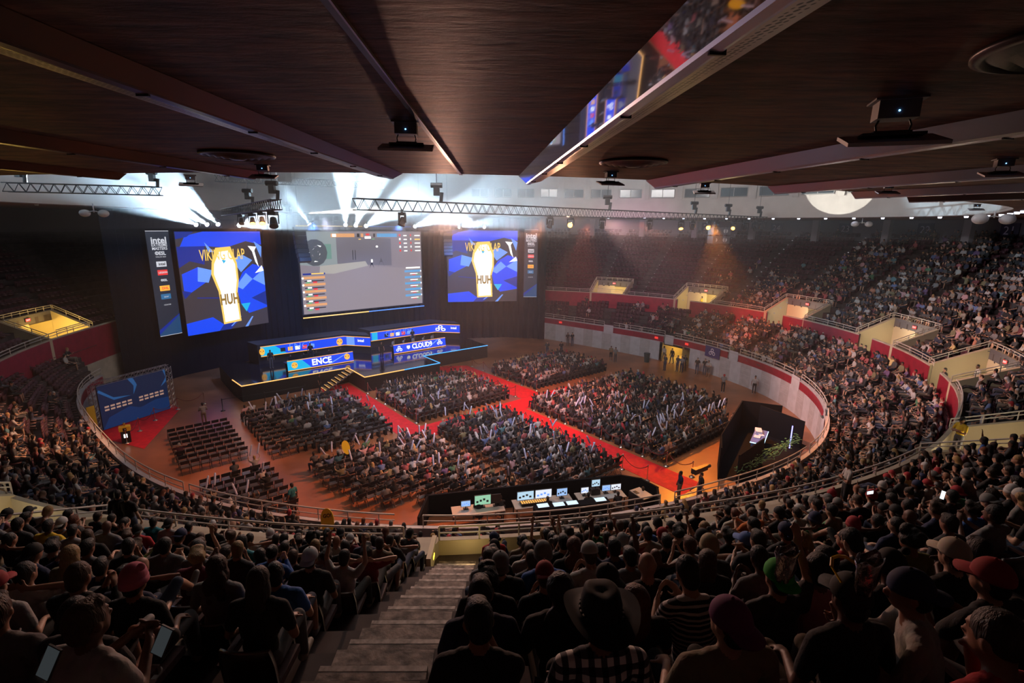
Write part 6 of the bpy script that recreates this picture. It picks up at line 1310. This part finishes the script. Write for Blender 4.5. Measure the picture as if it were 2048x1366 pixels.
# folding chairs
fch_m = mat('folding_black', (.015, .015, .018), .45); fch_s = mat('folding_seat', (.09, .075, .07), .35)
m = MB()
m.box((0, .0, .45), (.42, .4, .03), 0, 1); m.box((0, -.23, .78), (.42, .03, .2), 0, 0, .1)
for s in (-1, 1):
    m.tube((s*.22, .2, 0), (s*.22, -.24, .88), .013, 5); m.tube((s*.2, -.25, 0), (s*.2, .15, .46), .013, 5)
m.tube((-.22, -.24, .88), (.22, -.24, .88), .013, 5); m.tube((-.2, -.22, .05), (.2, -.22, .05), .01, 4); m.tube((-.22, .17, .06), (.22, .17, .06), .01, 4)
fme = m.mesh('folding_chair', [fch_m, fch_s]); fv, ff = None, None
FCH.sort(key=lambda c: (0 if c[0].startswith('empty block') or c[0].startswith('small') else 1, pix(c[3], c[4], .5)[2]))
for c in FCH[:300]:
    o = link('folding_chair', fme, None, (c[3], c[4], 0), FACE-PI/2); tag(o, 'folding chair, stage row %s, %s from left, %s' % (NUM[c[1]-1], ordn(c[2]), c[0]), 'folding chair', 'folding chairs on the arena floor')
lv, lf = boxes([((0, 0, .45), (.42, .4, .03)), ((0, -.23, .78), (.42, .04, .2)), ((-.21, 0, .22), (.03, .4, .44)), ((.21, 0, .22), (.03, .4, .44)), ((-.21, -.23, .6), (.03, .03, .5)), ((.21, -.23, .6), (.03, .03, .5))])
V, F, Cc = [], [], []; off = 0; c_, s_ = math.cos(FACE-PI/2), math.sin(FACE-PI/2)
ct = np.array([(.08, .07, .065)]*6+[(.015, .015, .018)]*30)
for c in FCH[300:]: V.append(np.c_[lv[:, 0]*c_-lv[:, 1]*s_+c[3], lv[:, 0]*s_+lv[:, 1]*c_+c[4], lv[:, 2]+.002]); F.append(lf+off); off += len(lv); Cc.append(ct)
if V: tag(link('folding_seating', bigmesh('folding_seating', V, F, Cc, attr_m, False)), 'remaining black folding chairs under the floor crowd', 'seating', None, 'stuff')
print('counts', len(SEATS), len(VAC), len(far), len(FCH), stk)
# ------------------------------------------------------------------ stairs by the camera and small things
m = MB(); t = AISLE0
for k in range(UN-1):
    z = UZ0+URISE*k; a = math.radians(t); w = .98
    for h in (0, 1):
        zz = z+URISE*(.5 if h else 0)
        r0 = ur(t, k)+(.42 if h else 0); 
        if h: m.box(P(t, r0+.205, z+URISE*.25), (w, .41, URISE*.5), a+PI/2)
    m.box(P(t, ur(t, k)+.03, z-.02), (w, .06, .05), a+PI/2, 1)
    m.box(P(t, ur(t, k)+.45, z+URISE*.5-.02), (w, .06, .045), a+PI/2, 1)
for k in range(UN-1):
    m.box(P(t, ur(t, k)+.2, UZ0+URISE*k+.004), (w, .42, .008), math.radians(t)+PI/2, 0); m.box(P(t, ur(t, k+1)-.012, UZ0+URISE*(k+.72)), (w, .02, URISE*.5), math.radians(t)+PI/2, 0)
struct(m.build('floor_stair_aisle', [stair_m, mat('step_edge', (.32, .25, .22), .6, noise=.5, nscale=10)]))
# landing walls
m = MB(); ring(m, lambda t: rU(t)+.17, UZ0, lambda t: rU(t)+.17, 6.2, -90.3, -80, 1.); m.box(P(-90.3, rU(-90)+.5, 6.0), (.12, 1.0, .5), math.radians(-90.3)+PI/2); struct(m.build('wall_landing', mat('landing_cream', (.55, .47, .33), .7)))
m = MB(); m.box(P(-90.18, rU(-90)+.55, 6.0), (.03, .16, .1), math.radians(-90.2)+PI/2); tag(m.build('step_light', em('step_yellow', (1, .7, .05), 3)), 'small yellow step light on the cream wall at the foot of the stairs', 'light'); point('step_lamp', P(-88.2, rU(-88)+.8, 6.3), (1, .72, .3), 9*K, .1)
x, y, z = P(-115.5, rU(-115)+.9, 6.3); m = MB(); m.box((x, y, z), (.18, .05, .1)); tag(m.build('step_light', em('step_yellow', (1, .7, .05), 3)), 'small yellow step light on the cream wall at the left edge', 'light')
def paddle(px_, py_, Y, lab, rz, sgn):
    x, y, z = aty(px_, py_, Y); m = MB(); n = 24; vs = []
    for yy in (-.012, .012):
        for i in range(n): a = 2*PI*i/n; vs.append((.22*math.cos(a)*(1+.1*math.sin(a)), yy, .42*math.sin(a)))
    m.add(vs, [tuple(range(n))[::-1], tuple(range(n, 2*n))]+[(i, (i+1) % n, n+(i+1) % n, n+i) for i in range(n)]); o = tag(m.build('foam_paddle', mat('bright_yellow', (.95, .66, .02), .6), None, False, (x, y, z), rz), lab, 'paddle')
    if sgn: text('GO!', .16, mat('ink_brown', (.12, .06, .01), .7), o, (.02, -.016, .18), (PI/2, 0, 0), bold=.008)
    o.rotation_euler = (-.35, -.2, rz)
paddle(655, 1043, 14.6, 'tall oval yellow paddle sign held up in the row behind the near rail', 0, True); paddle(48, 985, 18, 'yellow paddle sign held up at the left edge', .9, False); paddle(692, 895, 27.5, 'pointed yellow banana-shaped balloon in the near left block', .4, False)
foil = mat('silver_foil', (.6, .6, .62), .18, .9, bump=.5, nscale=14)
for px_, py_, dd, lab in ((1572, 1128, 3.6, 'shiny open snack bag beside the green cap'), (1735, 1148, 3.3, 'shiny snack bag left of the black-haired person at right')):
    d = ray(px_, py_); d = d/np.linalg.norm(d); q = d*dd; m = MB(); prof = [(.02, -.11), (.055, -.09), (.075, -.03), (.07, .03), (.085, .09), (.08, .092), (.06, .03), (.05, .0)]; m.lathe((0, 0, 0), prof, 18)
    m.v = [(x*(1+.12*math.sin(5*math.atan2(y, x)+z*20)), y*.6*(1+.12*math.sin(5*math.atan2(y, x)+z*20)), z+.018*math.sin(4*math.atan2(y, x))) for x, y, z in m.v]
    for k in range(9): m.ball((.04*math.cos(k*2.2), .02*math.sin(k*2.2), .035+.008*(k % 3)), (.022, .016, .012), 1, 6, 4)
    tag(m.build('snack_bag', [foil, mat('chips', (.6, .45, .15), .7)], None, True, (q[0], q[1], EYE+q[2]), .5), lab, 'snack bag')
for px_, py_, dd, lab in ((98, 1325, 3.3, 'upright smartphone with pale lit screen at the bottom left corner'), (325, 1282, 3.3, 'smartphone held beside the pink beanie'), (1885, 990, 11, 'bright white smartphone screen in the right crowd'), (1740, 985, 12, 'horizontal bright phone screen in the right crowd')):
    d = ray(px_, py_); d = d/np.linalg.norm(d); q = d*dd; m = MB(); m.box((0, 0, 0), (.068, .01, .14)); m.box((0, -.006, 0), (.06, .002, .13), 0, 1)
    o = tag(m.build('smartphone', [black, em('phone_glow' if dd > 5 else 'phone_dim', (.55, .65, .7), .05 if dd < 5 else 3)], None, False, (q[0], q[1], EYE+q[2]), .2), lab, 'smartphone'); o.rotation_euler = (-.35, .3 if px_ != 1740 else 1.5, -.2)
